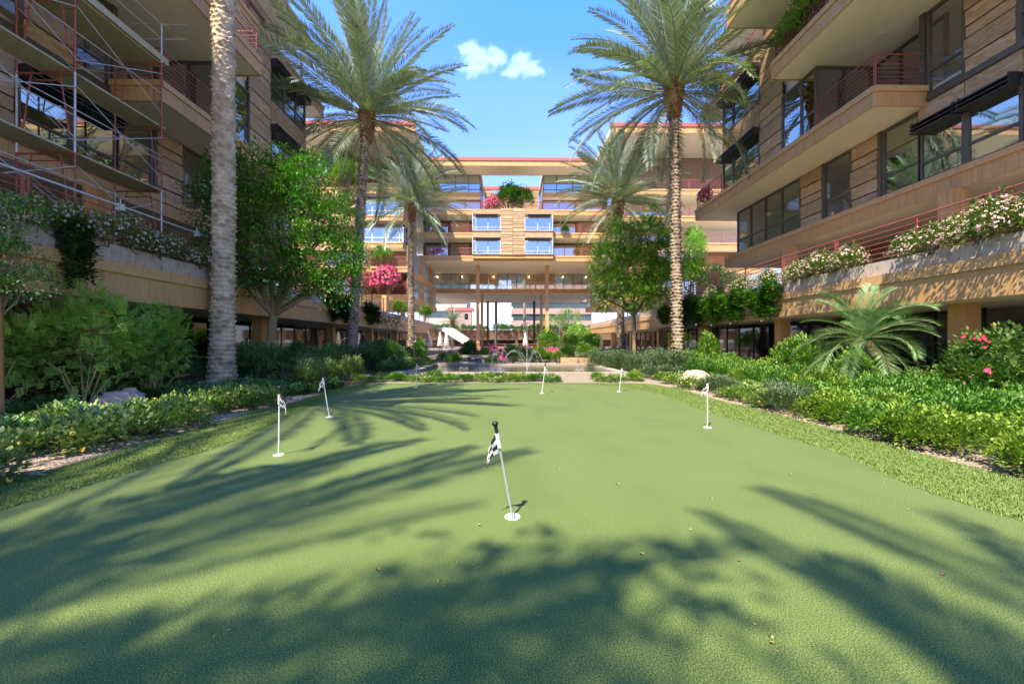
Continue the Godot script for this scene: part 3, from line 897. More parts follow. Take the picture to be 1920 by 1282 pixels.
# ---------------------------------------------------------------- beyond the gateway
func far_things():
	var L = thing("parking_structure", "low dark brown parking structure with planted parapet seen beyond the bridge", "building")
	bx(L, "parapet", Vector3(-24, 2.0, -96), Vector3(34, 4.1, -96.4), M.brown_wall)
	bx(L, "roof_deck", Vector3(-24, 1.9, -96.4), Vector3(34, 2.3, -125), M.soffit)
	bx(L, "rear_wall", Vector3(-24, 0, -124), Vector3(34, 1.9, -124.3), M.far_pink)
	for k in 12:
		bx(L, "column", Vector3(-22.0 + k * 4.8, 0, -96.1), Vector3(-21.5 + k * 4.8, 1.9, -96.5), M.brown_wall)
	var O = thing("office_building", "pale pink office block with long dark glass bands seen under the bridge", "building")
	bx(O, "core", Vector3(2.2, 0, -150), Vector3(30, 26, -170), M.far_glass)
	for k in 6:
		bx(O, "spandrel_band", Vector3(2.0, 2.6 + k * 4.3, -149.6), Vector3(30.2, 4.6 + k * 4.3, -150), M.far_pink)
		bx(O, "spandrel_band", Vector3(1.8, 2.6 + k * 4.3, -149.6), Vector3(2.2, 4.6 + k * 4.3, -170), M.far_pink)
	for k in 14:
		bx(O, "mullion", Vector3(4.0 + k * 1.9, 0, -149.9), Vector3(4.1 + k * 1.9, 26, -150.02), M.bronze)
	var O2 = thing("office_building", "grey tower with a small pink wing seen left of the sky gap under the bridge", "building")
	bx(O2, "tower", Vector3(-30, 0, -152), Vector3(-14.2, 30, -168), M.concrete)
	bx(O2, "wing", Vector3(-20, 0, -148), Vector3(-12.2, 12.2, -152), M.far_pink)
	bx(O2, "wing_roof", Vector3(-20.3, 12.2, -147.7), Vector3(-11.6, 13.3, -152), M.roof_red)
	for k in 5:
		bx(O2, "window_band", Vector3(-29, 5 + k * 5.0, -151.95), Vector3(-14.4, 7.5 + k * 5.0, -152.02), M.far_glass)
	bx(O2, "window", Vector3(-14.6, 9.2, -147.95), Vector3(-13.4, 11.2, -148.03), M.dark_glass)
	# lamp posts on the plaza
	var post := [[929.0, 3.9, "plain grey lamp post beside the left gateway columns"], [988.0, 4.1, "grey lamp post with a flat head near the middle of the gateway"], [1049.0, 3.5, "short grey lamp post right of the gateway columns"]]
	for p in post:
		var at := Z(p[0], 641, -62.0)
		var t = thing("lamp_post", p[2], "lamp post", Vector3(at.x, 0, at.z), 0, "lamp posts on the plaza")
		rod(t, "pole", Vector3.ZERO, Vector3(0, p[1], 0), 0.07, M.galvanised)
		bx(t, "lamp_head", Vector3(-0.45, p[1], -0.15), Vector3(0.45, p[1] + 0.1, 0.15), M.galvanised)

# ---------------------------------------------------------------- pool and plaza
func pool_and_plaza():
	var P = thing("fountain_pool", "rectangular dark pool with a low stone coping behind the green", "pool")
	var x0 := -3.9
	var x1 := 4.55
	var z0 := -24.2
	var z1 := -17.6
	var e := 0.42
	for k in 8:
		var a := lerpf(x0, x1, k / 8.0)
		var b := lerpf(x0, x1, (k + 1) / 8.0) - 0.008
		bx(P, "coping_stone", Vector3(a, 0.0, z0 - e), Vector3(b, 0.16 + 0.003 * (k % 2), z0), M.coping)
		bx(P, "coping_stone", Vector3(a, 0.0, z1), Vector3(b, 0.16 + 0.003 * (k % 2), z1 + e), M.coping)
	for k in 6:
		var a := lerpf(z0 - e, z1 + e, k / 6.0)
		var b := lerpf(z0 - e, z1 + e, (k + 1) / 6.0) - 0.008
		bx(P, "coping_stone", Vector3(x0 - e - 0.4, 0.0, a), Vector3(x0 - 0.006, 0.165 + 0.003 * (k % 2), b), M.coping)
		bx(P, "coping_stone", Vector3(x1 + 0.006, 0.0, a), Vector3(x1 + e, 0.165 + 0.003 * (k % 2), b), M.coping)
	var w := MB.new()
	w.quad(Vector3(x0, 0.05, z1), Vector3(x0, 0.05, z0), Vector3(x1, 0.05, z0), Vector3(x1, 0.05, z1))
	var wo = obj("water", w.mesh(M.pond), P)
	# jets
	var r := RandomNumberGenerator.new()
	r.seed = 9
	var jets := [[0.97, -20.5, 1.62, [[0.0, 0.05], [0.02, -0.03]], "tall straight fountain jet in the middle of the pool"], [-0.35, -20.8, 0.95, [[1.5, 0.1], [-0.4, 0.2], [0.45, -0.3], [-0.75, 0.1]], "low spreading fountain jet left of the tall jet"], [1.0, -20.6, 0.9, [[-1.35, 0.2], [0.85, 0.1], [0.6, -0.4]], "low crossing fountain jet at the foot of the tall jet"], [3.35, -19.6, 0.10, [[0.2, 0.1], [-0.2, 0.1]], "small bubbling jet at the right end of the pool"], [-2.1, -21.0, 0.10, [[0.2, 0.1], [-0.2, 0.1]], "small bubbling jet at the left end of the pool"]]
	for j in jets:
		var t = thing("fountain_jet", j[4], "water jet", Vector3(j[0], 0.05, j[1]), 0, "fountain jets in the pool")
		for a in j[3]:
			var b := MB.new()
			b.col = Color(1, 1, 1)
			var pts := []
			var rad := []
			for i in 18:
				var s: float = i / 17.0
				pts.append(Vector3(a[0] * s, 4.0 * j[2] * s * (1.0 - s) if absf(a[0]) > 0.05 else j[2] * s, a[1] * s) + Vector3(r.randfn(0, 0.008), 0, r.randfn(0, 0.008)))
				rad.append(0.004 + 0.005 * r.randf())
			b.tube(pts, rad, 5)
			for i in 70:
				var s := r.randf()
				var p := Vector3(a[0] * s, 4.0 * j[2] * s * (1.0 - s) if absf(a[0]) > 0.05 else j[2] * s, a[1] * s) + Vector3(r.randfn(0, 0.03), r.randfn(0, 0.03), r.randfn(0, 0.03))
				var q := r.randf_range(0.004, 0.012)
				b.tri(p + Vector3(-q, 0, 0), p + Vector3(0, q * 2, 0), p + Vector3(q, 0, 0))
				b.tri(p + Vector3(0, 0, -q), p + Vector3(0, -q * 2, 0), p + Vector3(0, 0, q))
			obj("stream", b.mesh(M.water_drops), t)
	# plaza railing, gate panel, benches
	var rl = thing("plaza_railing", "long red metal railing across the plaza behind the pool", "railing")
	railing(rl, Vector3(-9.0, 0, -43), Vector3(8.6, 0, -43), 1.18, 6, 2.2, M.rail_red, 0.02)
	var gt = thing("fence_panel", "black iron fence panel behind the left corner of the pool", "fence")
	var ga := Vector3(-6.75, 0, -33)
	railing(gt, ga, ga + Vector3(1.75, 0, 0), 1.0, 6, 1.75, M.black_iron, 0.018)
	var bench = thing("stone_bench", "low pale stone bench wall behind the pool", "bench")
	bx(bench, "seat", Vector3(-3.4, 0.38, -29.2), Vector3(0.2, 0.5, -28.6), M.coping)
	for x in [-3.2, -1.7, -0.2]:
		bx(bench, "leg", Vector3(x, 0, -29.1), Vector3(x + 0.2, 0.38, -28.7), M.concrete)
	var pb = thing("planter_box", "low sandy planter box at the right rear corner of the pool", "planter")
	bx(pb, "front_board", Vector3(3.4, 0, -26.6), Vector3(5.6, 0.42, -26.5), M.sandstone0)
	bx(pb, "side_board", Vector3(3.4, 0, -27.8), Vector3(3.5, 0.42, -26.6), M.sandstone0)
	bx(pb, "side_board", Vector3(5.5, 0, -27.8), Vector3(5.6, 0.42, -26.6), M.sandstone0)
	bx(pb, "soil_fill", Vector3(3.5, 0, -27.8), Vector3(5.5, 0.36, -26.6), M.soil)
	# closed parasols
	var um := [[803.0, -48.0, "closed grey parasol farthest left on the plaza"], [825.0, -50.0, "closed grey parasol, middle one of the three on the left"], [837.0, -47.0, "closed grey parasol nearest the shade sail"], [985.0, -52.0, "closed grey parasol standing alone between the gateway columns"]]
	for u in um:
		var p := Z(u[0], 641, u[1])
		var t = thing("parasol", u[2], "parasol", Vector3(p.x, 0, p.z), 0, "closed parasols on the plaza")
		rod(t, "pole", Vector3.ZERO, Vector3(0, 2.55, 0), 0.03, M.galvanised)
		var b := MB.new()
		b.grid(17, 9, func(i, j):
			var tt: float = j / 8.0
			var a: float = TAU * i / 16.0
			var rr: float = (0.05 + 0.30 * pow(tt, 0.8)) * (0.72 + 0.28 * cos(a * 8.0))
			return Vector3(cos(a) * rr, 2.5 - tt * 1.55, sin(a) * rr))
		obj("canopy", b.mesh(M.canvas), t)
		rod(t, "finial", Vector3(0, 2.5, 0), Vector3(0, 2.62, 0), 0.045, M.white_plastic)
		rod(t, "base", Vector3.ZERO, Vector3(0, 0.1, 0), 0.3, M.concrete)
	# shade sail on posts
	var sl = thing("shade_sail", "white shade sail sloping down beside the gateway on the left", "shade sail")
	var c := [Z(819, 614, -52), Z(846, 613, -56), Z(888, 640, -53), Z(872, 647, -49)]
	var b := MB.new()
	b.grid(9, 9, func(i, j):
		var uu: float = i / 8.0
		var vv: float = j / 8.0
		var p: Vector3 = (c[0] as Vector3).lerp(c[1], uu).lerp((c[3] as Vector3).lerp(c[2], uu), vv)
		return p - Vector3(0, 0.5 * sin(PI * uu) * sin(PI * vv), 0))
	obj("sail", b.mesh(M.canvas), sl)
	for p in [c[1], c[2], c[3]]:
		rod(sl, "post", Vector3(p.x, 0, p.z), p + Vector3(0, 0.15, 0), 0.06, M.galvanised)

# ---------------------------------------------------------------- scaffolding on the left terrace
func scaffolding():
	var S = thing("scaffolding", "rusty red tube scaffolding with plank platforms on the left terrace", "scaffolding")
	var xo := -10.5
	var xi := -11.9
	var zs := [-5.35, -7.93, -10.5, -13.1]
	var lift := [4.07, 6.0, 7.95, 9.88]
	var rust = M.scaffold_red
	var grey = M.galvanised
	for k in zs.size():
		var z: float = zs[k]
		for j in 4:
			var y0: float = 3.5 if j == 0 else lift[j - 1] + 0.0
			if j == 0:
				continue
			var y1: float = lift[j]
			var f = group("frame", S)
			var m = rust if (j + k) % 3 != 1 else grey
			for side in 2:
				var x: float = xo if side == 0 else xi
				var xd: float = 0.30 if side == 0 else -0.30
				rod(f, "post", Vector3(x, y0, z), Vector3(x, y1, z), 0.024, m)
				rod(f, "ladder_leg", Vector3(x - xd * 0.45, y0 + 0.45, z), Vector3(x - xd * 1.2, y1, z), 0.017, rust)
				rod(f, "ladder_foot", Vector3(x, y0 + 0.4, z), Vector3(x - xd * 0.45, y0 + 0.45, z), 0.015, rust)
				for q in 3:
					var yy := y0 + 0.65 + q * 0.45
					var w := xd * (0.5 + 0.22 * q)
					rod(f, "rung", Vector3(x, yy, z), Vector3(x - w, yy, z), 0.012, rust)
			rod(f, "header", Vector3(xo, y1 - 0.03, z), Vector3(xi, y1 - 0.03, z), 0.024, rust)
			rod(f, "header", Vector3(xo - 0.3, y1 - 0.2, z), Vector3(xi + 0.3, y1 - 0.2, z), 0.018, rust)
		for x in [xo, xi]:
			rod(S, "base_leg", Vector3(x, 3.5, z), Vector3(x, 4.07, z), 0.022, rust)
		# guard posts and stub arms over the top platform
		rod(S, "guard_post", Vector3(xo, 9.88, z), Vector3(xo, 11.05, z), 0.022, grey)
		for y in [10.6, 11.05]:
			rod(S, "guard_arm", Vector3(xo + 0.75, y, z), Vector3(xo - 0.9, y, z), 0.014, grey)
	for k in zs.size() - 1:
		var za: float = zs[k]
		var zb: float = zs[k + 1]
		for j in 3:
			var y0: float = lift[j]
			for x in [xo + 0.03, xi - 0.03]:
				rod(S, "cross_brace", Vector3(x, y0 + 0.3, za), Vector3(x, y0 + 1.6, zb), 0.011, grey)
				rod(S, "cross_brace", Vector3(x + 0.03, y0 + 1.6, za), Vector3(x + 0.03, y0 + 0.3, zb), 0.011, grey)
		for y in [6.9, 7.05, 8.95, 10.6, 11.05]:
			rod(S, "guard_rail", Vector3(xo, y, za), Vector3(xo, y, zb), 0.014, grey)
		rod(S, "ledger", Vector3(xo + 0.05, 5.35, za), Vector3(xo + 0.05, 5.3, zb), 0.016, grey)
		# planks
		for j in range(1, 4):
			var n := 3 if j < 3 else 5
			var p = group("platform", S)
			for i in n:
				var x := xo - 0.06 - i * 0.262
				bx(p, "plank", Vector3(x, lift[j] + 0.01 + 0.004 * (i % 2), za + 0.15), Vector3(x - 0.25, lift[j] + 0.055 + 0.004 * (i % 2), zb - 0.22), M.plank)
	bx(S, "toe_board", Vector3(xo + 0.02, 9.93, zs[0]), Vector3(xo - 0.02, 10.12, zs[3] - 0.25), M.plank)
	for z in [-10.62, -13.2]:
		var cl = group("clamp", S)
		bx(cl, "body", Vector3(-9.52, 4.62, z), Vector3(-9.40, 4.78, z + 0.12), M.galvanised)
		rod(cl, "bolt", Vector3(-9.46, 4.6, z + 0.06), Vector3(-9.46, 4.9, z + 0.06), 0.012, M.galvanised)
	rod(S, "tie_tube", Vector3(-9.46, 4.72, -8.0), Vector3(-9.46, 4.72, -13.6), 0.028, M.galvanised)
	# cone behind the railing
	var cn = thing("traffic_cone", "orange traffic cone with a pale band behind the left terrace railing", "cone", Vector3(-9.86, 3.5, -8.35))
	bx(cn, "base", Vector3(-0.16, 0, -0.16), Vector3(0.16, 0.04, 0.16), M.cone_orange)
	for q in [[0.04, 0.28, 0.13, 0.10, "cone_orange"], [0.28, 0.52, 0.10, 0.07, "white_plastic"], [0.52, 0.80, 0.07, 0.035, "cone_orange"]]:
		var cm := CylinderMesh.new()
		cm.bottom_radius = q[2]; cm.top_radius = q[3]; cm.height = q[1] - q[0]; cm.radial_segments = 14; cm.rings = 1
		cm.material = M[q[4]]
		var o = obj("cone_band", cm, cn)
		o.position.y = (q[0] + q[1]) * 0.5

# ---------------------------------------------------------------- flags, leaves
const FLAGS := [[961, 972, -0.135, 0.10, 0.76, 3.6, "putting flag with a leaning grey pole in the middle foreground"], [522, 855, 0.01, 0.0, 0.83, 0.4, "putting flag with an upright white pole nearest the left edge"], [617, 783, -0.13, 0.0, 0.80, 3.5, "putting flag with a leaning white pole against the left shrubs"], [780, 727, 0.03, 0.0, 0.80, 0.3, "putting flag at the far left corner of the green"], [1016, 738, 0.10, 0.0, 0.80, 0.2, "putting flag before the middle of the pool"], [1161, 735, 0.09, 0.0, 0.72, 0.2, "putting flag at the far right corner of the green"], [1327, 803, -0.025, 0.05, 0.80, 3.5, "putting flag with a white pole before the right-hand boulder"]]
func small_things():
	var fl := FLAGS
	for f in fl:
		var p := G(f[0], f[1])
		p.y = 0.012
		var t = thing("putting_flag", f[6], "golf flag", p, 0, "putting flags standing in the holes")
		var h: float = f[4]
		var top := Vector3(f[2], h, f[3])
		var ax := top.normalized()
		# cup
		var b := MB.new()
		b.grid(25, 5, func(i, j):
			var a: float = TAU * i / 24.0
			var rr: float = [0.0625, 0.0620, 0.0600, 0.0530, 0.0530][j]
			var yy: float = [0.0, 0.006, 0.008, 0.006, -0.14][j]
			return Vector3(cos(a) * rr, yy, -sin(a) * rr))
		obj("cup_rim", b.mesh(M.white_plastic), t)
		var dk := MB.new()
		for i in 24:
			var a0 := TAU * i / 24.0
			var a1 := TAU * (i + 1) / 24.0
			dk.tri(Vector3(0, -0.139, 0), Vector3(cos(a1), 0, -sin(a1)) * 0.053 + Vector3(0, -0.139, 0), Vector3(cos(a0), 0, -sin(a0)) * 0.053 + Vector3(0, -0.139, 0))
		obj("cup_floor", dk.mesh(M.white_panel), t)
		rod(t, "pole", -ax * 0.138, top * 0.93, 0.0085, M.white_plastic if f[0] != 961 else M.galvanised)
		# black handle with a round knob
		rod(t, "handle", top * 0.90, top * 0.985, 0.014, M.black_iron)
		var sp := SphereMesh.new()
		sp.radius = 0.026; sp.height = 0.04; sp.radial_segments = 12; sp.rings = 7
		sp.material = M.black_iron
		var kn = obj("knob", sp, t)
		kn.position = top
		rod(t, "sleeve", top * 0.75, top * 0.90, 0.018, M.canvas)
		# limp chequered flag
		var dir := Vector3(cos(f[5]), 0, sin(f[5]) * 0.4 + 0.12).normalized()
		var cb := MB.new()
		for i in 8:
			for j in 8:
				var q := []
				for k in [[0, 0], [1, 0], [1, 1], [0, 1]]:
					var u: float = (i + k[0]) / 8.0
					var v: float = (j + k[1]) / 8.0
					var hoist: Vector3 = ax * (h * 0.905 - 0.15 * v)
					var tip: Vector3 = ax * (h * 0.66) + dir * 0.10
					var e: Vector3 = hoist.lerp(tip, u)
					e += dir * (0.016 + 0.09 * u * (1.0 - u)) - Vector3(0, 0.12 * u * (0.3 + 0.7 * u), 0)
					e += Vector3(0, 0, 0.014 * sin(u * 9.0 + v * 2.0))
					q.append(e)
				cb.col = Color(0.012, 0.012, 0.02) if (i / 2 + j / 2) % 2 == 0 else Color(0.66, 0.63, 0.58)
				cb.quad(q[0], q[1], q[2], q[3])
		obj("flag_cloth", cb.mesh(M.cloth), t)
	# dropped leaves and petals
	var r := RandomNumberGenerator.new()
	r.seed = 21
	var kinds := []
	for k in 3:
		var b := MB.new()
		b.col = [Color(0.50, 0.36, 0.10), Color(0.60, 0.52, 0.20), Color(0.50, 0.04, 0.11)][k]
		b.leaf(Vector3(-0.018, 0.004, 0), Vector3(0.036, 0.003, 0.004), Vector3(0, 0, 0.008), Vector3.UP, 0.004)
		b.leaf(Vector3(0.0, 0.004, -0.008), Vector3(0.014, 0.006, 0.012), Vector3(0.004, 0, -0.004), Vector3.UP, 0.002)
		kinds.append(b.mesh(M.petal))
	for i in 90:
		var z := -1.9 - pow(r.randf(), 1.4) * 11.0
		var x := r.randf_range(-1, 1) * minf(3.9, absf(z) * 1.15)
		var k := 2 if i % 17 == 5 else (1 if i % 3 else 0)
		var o = obj("fallen_petal" if k == 2 else "fallen_leaf", kinds[k])
		tag(o, "small pink petal lying on the putting green" if k == 2 else "small yellowed dry leaf lying on the putting green", "petal" if k == 2 else "leaf", "petals fallen on the green" if k == 2 else "leaves fallen on the green")
		o.position = Vector3(x, 0.013, z)
		o.rotation.y = r.randf() * TAU
		o.scale = Vector3.ONE * r.randf_range(0.4, 1.1)
# ---------------------------------------------------------------- plant meshes
func unit(r: RandomNumberGenerator) -> Vector3:
	var z := r.randf_range(-1, 1)
	var a := r.randf() * TAU
	var q := sqrt(1.0 - z * z)
	return Vector3(q * cos(a), z, q * sin(a))
# lobes: [centre, radii]; leaves sit in clumps on and in the lobes
func foliage(seed_: int, lobes: Array, clumps: int, per: int, size: Vector2, ca: Color, cb: Color, o := {}) -> ArrayMesh:
	var r := RandomNumberGenerator.new()
	r.seed = seed_
	var b := MB.new()
	var ground: bool = o.get("ground", true)
	var cr: float = o.get("clump", 0.14)
	var inner: float = o.get("inner", 0.55)
	var pin: int = o.get("pinnate", 0)
	var rag: float = o.get("ragged", 0.0)
	var weights := []
	var total := 0.0
	for l in lobes:
		var q: float = l[1].x * l[1].y + l[1].y * l[1].z + l[1].x * l[1].z
		weights.append(q); total += q
	for k in lobes.size():
		var c0: Vector3 = lobes[k][0]
		var rad: Vector3 = lobes[k][1]
		for i in ceili(clumps * weights[k] / total):
			var d := unit(r)
			if ground and d.y < -0.1:
				d.y = -d.y
			var c := c0 + d * rad * lerpf(inner, 1.0, sqrt(r.randf())) * r.randf_range(0.85 - rag, 1.12 + rag)
			if ground and c.y < 0.02:
				c.y = 0.02 + r.randf() * 0.05
			var tone := clampf(r.randfn(0.45, 0.25), 0, 1)
			var cs := cr * r.randf_range(0.6, 1.3)
			for j in per:
				var e := unit(r)
				var p := c + e * cs * sqrt(r.randf())
				if ground and p.y < 0.01:
					continue
				var g := (d * 0.8 + e * 0.9 + Vector3(0, 0.25, 0)).normalized()
				var nn := (g * 0.35 + d * 0.35 + Vector3(0, 0.75, 0) + e * 0.55).normalized()
				var s := g.cross(nn).normalized()
				nn = s.cross(g).normalized()
				var t := clampf(tone + r.randfn(0, 0.22), 0, 1)
				b.col = ca.lerp(cb, t) if r.randf() > 0.012 else Color(0.30, 0.20, 0.07)
				var L := size.x * r.randf_range(0.65, 1.25)
				if pin > 0:
					for m in pin:
						var f: float = (m + 1.0) / pin
						var q := p + g * L * f
						for w in [-1.0, 1.0]:
							b.leaf(q, (g * 0.5 + s * w * 0.8) * L * 0.55 * (1.1 - 0.5 * f), (s * 0.5 - g * w * 0.8) * size.y * 0.5, nn, 0.0)
				else:
					b.leaf(p, g * L, s * (size.y * 0.5 * L / size.x), nn, size.y * 0.12)
	return b.mesh(M.leaf)
func blossoms(seed_: int, lobes: Array, count: int, size: float, heads: int, ca: Color, cb: Color, ground := true) -> ArrayMesh:
	var r := RandomNumberGenerator.new()
	r.seed = seed_
	var b := MB.new()
	for k in lobes.size():
		for i in count / lobes.size():
			var d := unit(r)
			if ground:
				d.y = absf(d.y)
			var c: Vector3 = lobes[k][0] + d * lobes[k][1] * r.randf_range(0.95, 1.12)
			for j in heads:
				var p := c + unit(r) * size * 1.3 * (0.0 if heads == 1 else 1.0)
				var a0 := r.randf() * TAU
				var nn := (d + unit(r) * 0.5).normalized()
				var s := nn.cross(Vector3(0.3, 1, 0.2)).normalized()
				var t := nn.cross(s)
				b.col = ca.lerp(cb, r.randf())
				for m in 5:
					var a := a0 + TAU * m / 5.0
					var g := s * cos(a) + t * sin(a)
					b.leaf(p, g * size + nn * size * 0.25, g.cross(nn) * size * 0.36, nn, 0.0)
	return b.mesh(M.petal)
func twigs(seed_: int, rad: Vector3, n: int, thick: float, col: Color) -> ArrayMesh:
	var r := RandomNumberGenerator.new()
	r.seed = seed_
	var b := MB.new()
	for i in n:
		var d := unit(r)
		d.y = absf(d.y) * 0.8 + 0.3
		b.col = col * r.randf_range(0.8, 1.2)
		var p0 := Vector3(r.randfn(0, 0.06), 0, r.randfn(0, 0.06)) * rad.x
		var p2 := d.normalized() * rad * 0.85
		var p1 := (p0 + p2) * 0.5 + Vector3(0, rad.y * 0.12, 0)
		b.tube([p0, p1, p2], [thick, thick * 0.8, thick * 0.4], 5)
	return b.mesh(M.bark)
var kit := {}
func kind(key, foliage_mesh, twig_mesh = null, flower_mesh = null):
	kit[key] = [foliage_mesh, twig_mesh, flower_mesh]
func shrub(key, called, label, category, at: Vector3, turn: float, size: Vector3, grp = ""):
	var t = thing(called, label, category, at, turn, grp)
	t.scale = size
	obj("foliage", kit[key][0], t)
	if kit[key][1]: obj("stems", kit[key][1], t)
	if kit[key][2]: obj("blossom", kit[key][2], t)
	return t
func ball(x, y, z) -> Array:
	return [[Vector3(0, 0, 0), Vector3(x, y, z)]]
func make_kit():
	var bark := Color(0.17, 0.12, 0.07)
	var low := [[Vector3(0, 0.05, 0), Vector3(0.55, 0.30, 0.5)], [Vector3(0.25, 0.05, 0.2), Vector3(0.35, 0.36, 0.3)], [Vector3(-0.25, 0.05, -0.15), Vector3(0.3, 0.27, 0.35)]]
	for i in 2:
		kind("dark%d" % i, foliage(100 + i, low, 130, 15, Vector2(0.075, 0.05), Color(0.055, 0.14, 0.045), Color(0.20, 0.34, 0.10), {"clump": 0.11}), twigs(200 + i, Vector3(0.4, 0.3, 0.4), 8, 0.008, bark))
		kind("pale%d" % i, foliage(110 + i, low, 120, 14, Vector2(0.085, 0.058), Color(0.10, 0.19, 0.035), Color(0.42, 0.46, 0.17), {"clump": 0.12}), twigs(210 + i, Vector3(0.4, 0.3, 0.4), 8, 0.008, bark), blossoms(310 + i, low, 9, 0.014, 9, Color(0.75, 0.45, 0.03), Color(0.8, 0.55, 0.12)))
	kind("yellow", foliage(120, low, 130, 14, Vector2(0.07, 0.042), Color(0.08, 0.17, 0.03), Color(0.30, 0.38, 0.10), {"clump": 0.11}), twigs(220, Vector3(0.4, 0.3, 0.4), 8, 0.008, bark), blossoms(320, low, 16, 0.013, 9, Color(0.75, 0.42, 0.02), Color(0.8, 0.55, 0.1)))
	var hed := [[Vector3(0, 0.1, 0), Vector3(0.6, 0.45, 0.55)], [Vector3(0.3, 0.1, -0.2), Vector3(0.4, 0.5, 0.35)], [Vector3(-0.25, 0.08, 0.25), Vector3(0.38, 0.42, 0.36)]]
	for i in 3:
		var ya := [Color(0.038, 0.115, 0.014), Color(0.045, 0.13, 0.016), Color(0.085, 0.17, 0.018)][i] as Color
		var yb := [Color(0.16, 0.33, 0.045), Color(0.20, 0.37, 0.06), Color(0.32, 0.43, 0.055)][i] as Color
		kind("hedge%d" % i, foliage(130 + i, hed, 300, 15, Vector2(0.058, 0.034), ya, yb, {"clump": 0.10}), twigs(230 + i, Vector3(0.5, 0.45, 0.5), 10, 0.009, bark))
	kind("grey", foliage(140, hed, 260, 15, Vector2(0.075, 0.022), Color(0.055, 0.095, 0.045), Color(0.19, 0.25, 0.13), {"clump": 0.11}), twigs(240, Vector3(0.5, 0.45, 0.5), 10, 0.009, bark))
	var up := [[Vector3(0, 0.35, 0), Vector3(0.5, 0.45, 0.5)], [Vector3(0.15, 0.6, 0.1), Vector3(0.38, 0.42, 0.36)], [Vector3(-0.2, 0.5, -0.1), Vector3(0.35, 0.42, 0.35)]]
	kind("teal", foliage(150, up, 170, 16, Vector2(0.13, 0.034), Color(0.065, 0.155, 0.055), Color(0.24, 0.38, 0.14), {"clump": 0.13}), twigs(250, Vector3(0.4, 0.8, 0.4), 10, 0.01, bark))
	kind("willow", foliage(151, up, 170, 15, Vector2(0.15, 0.030), Color(0.12, 0.20, 0.05), Color(0.36, 0.42, 0.16), {"clump": 0.14}), twigs(251, Vector3(0.4, 0.8, 0.4), 10, 0.01, bark))
	kind("bushy", foliage(152, up, 240, 17, Vector2(0.07, 0.042), Color(0.030, 0.085, 0.020), Color(0.14, 0.25, 0.05), {"clump": 0.13}), twigs(252, Vector3(0.4, 0.8, 0.4), 10, 0.012, bark))
	kind("lime", foliage(153, up, 170, 15, Vector2(0.08, 0.05), Color(0.09, 0.19, 0.02), Color(0.28, 0.42, 0.07), {"clump": 0.13}), twigs(253, Vector3(0.4, 0.8, 0.4), 10, 0.012, bark))
	var tall := [[Vector3(0.0, 1.15, 0.0), Vector3(0.75, 0.75, 0.7)], [Vector3(0.55, 1.5, 0.2), Vector3(0.5, 0.55, 0.5)], [Vector3(-0.55, 1.25, -0.1), Vector3(0.55, 0.6, 0.5)], [Vector3(0.1, 1.85, 0.0), Vector3(0.4, 0.42, 0.4)], [Vector3(0.6, 0.85, -0.2), Vector3(0.45, 0.45, 0.45)]]
	for i in 2:
		kind("feather%d" % i, foliage(160 + i, tall, 190, 9, Vector2(0.17, 0.030), Color(0.17, 0.35, 0.05), Color(0.42, 0.60, 0.13), {"clump": 0.17, "pinnate": 4, "ground": false}), twigs(260 + i, Vector3(1.0, 1.7, 0.9), 9, 0.018, Color(0.42, 0.34, 0.16)))
	var flow := [[Vector3(0, 0.1, 0), Vector3(0.6, 0.42, 0.45)], [Vector3(0.35, 0.15, 0.05), Vector3(0.42, 0.40, 0.4)], [Vector3(-0.38, 0.08, 0.0), Vector3(0.4, 0.36, 0.38)]]
	for i in 2:
		kind("bloom%d" % i, foliage(170 + i, flow, 170, 15, Vector2(0.06, 0.03), Color(0.05, 0.11, 0.02), Color(0.24, 0.30, 0.06), {"clump": 0.11}), twigs(270 + i, Vector3(0.5, 0.4, 0.4), 9, 0.009, bark), blossoms(370 + i, flow, 330, 0.012, 8, Color(0.78, 0.64, 0.56), Color(0.58, 0.34, 0.30)))
	var big := [[Vector3(0, 0.45, 0), Vector3(1.1, 0.75, 0.9)], [Vector3(0.5, 0.75, -0.2), Vector3(0.7, 0.65, 0.65)], [Vector3(-0.5, 0.5, 0.2), Vector3(0.65, 0.5, 0.6)], [Vector3(0.1, 1.0, 0.1), Vector3(0.55, 0.45, 0.5)]]
	kind("hibiscus", foliage(180, big, 330, 16, Vector2(0.085, 0.062), Color(0.030, 0.085, 0.018), Color(0.20, 0.29, 0.07), {"clump": 0.17}), twigs(280, Vector3(1.0, 1.1, 0.9), 14, 0.014, bark), blossoms(380, big, 26, 0.036, 4, Color(0.60, 0.015, 0.06), Color(0.70, 0.06, 0.16)))
	kind("bougainvillea", foliage(181, big, 120, 14, Vector2(0.07, 0.045), Color(0.04, 0.10, 0.02), Color(0.20, 0.26, 0.06), {"clump": 0.2}), twigs(281, Vector3(1.0, 1.0, 0.9), 12, 0.012, bark), blossoms(381, big, 420, 0.045, 6, Color(0.72, 0.03, 0.17), Color(0.75, 0.18, 0.30)))
	# ivy: a hanging curtain 1 m wide, 1.2 m deep, front towards +x
	for i in 2:
		var lob := []
		var r := RandomNumberGenerator.new()
		r.seed = 50 + i
		for k in 26:
			var y := -r.randf() * 1.15
			lob.append([Vector3(0.02 + 0.1 * r.randf(), y + 0.1, r.randf_range(-0.5, 0.5) * (1.0 + 0.25 * y)), Vector3(0.10, 0.16, 0.17)])
		kind("ivy%d" % i, foliage(190 + i, lob, 260, 15, Vector2(0.06, 0.048), [Color(0.016, 0.05, 0.014), Color(0.045, 0.13, 0.018)][i], [Color(0.06, 0.13, 0.035), Color(0.18, 0.33, 0.06)][i], {"clump": 0.09, "ground": false}))

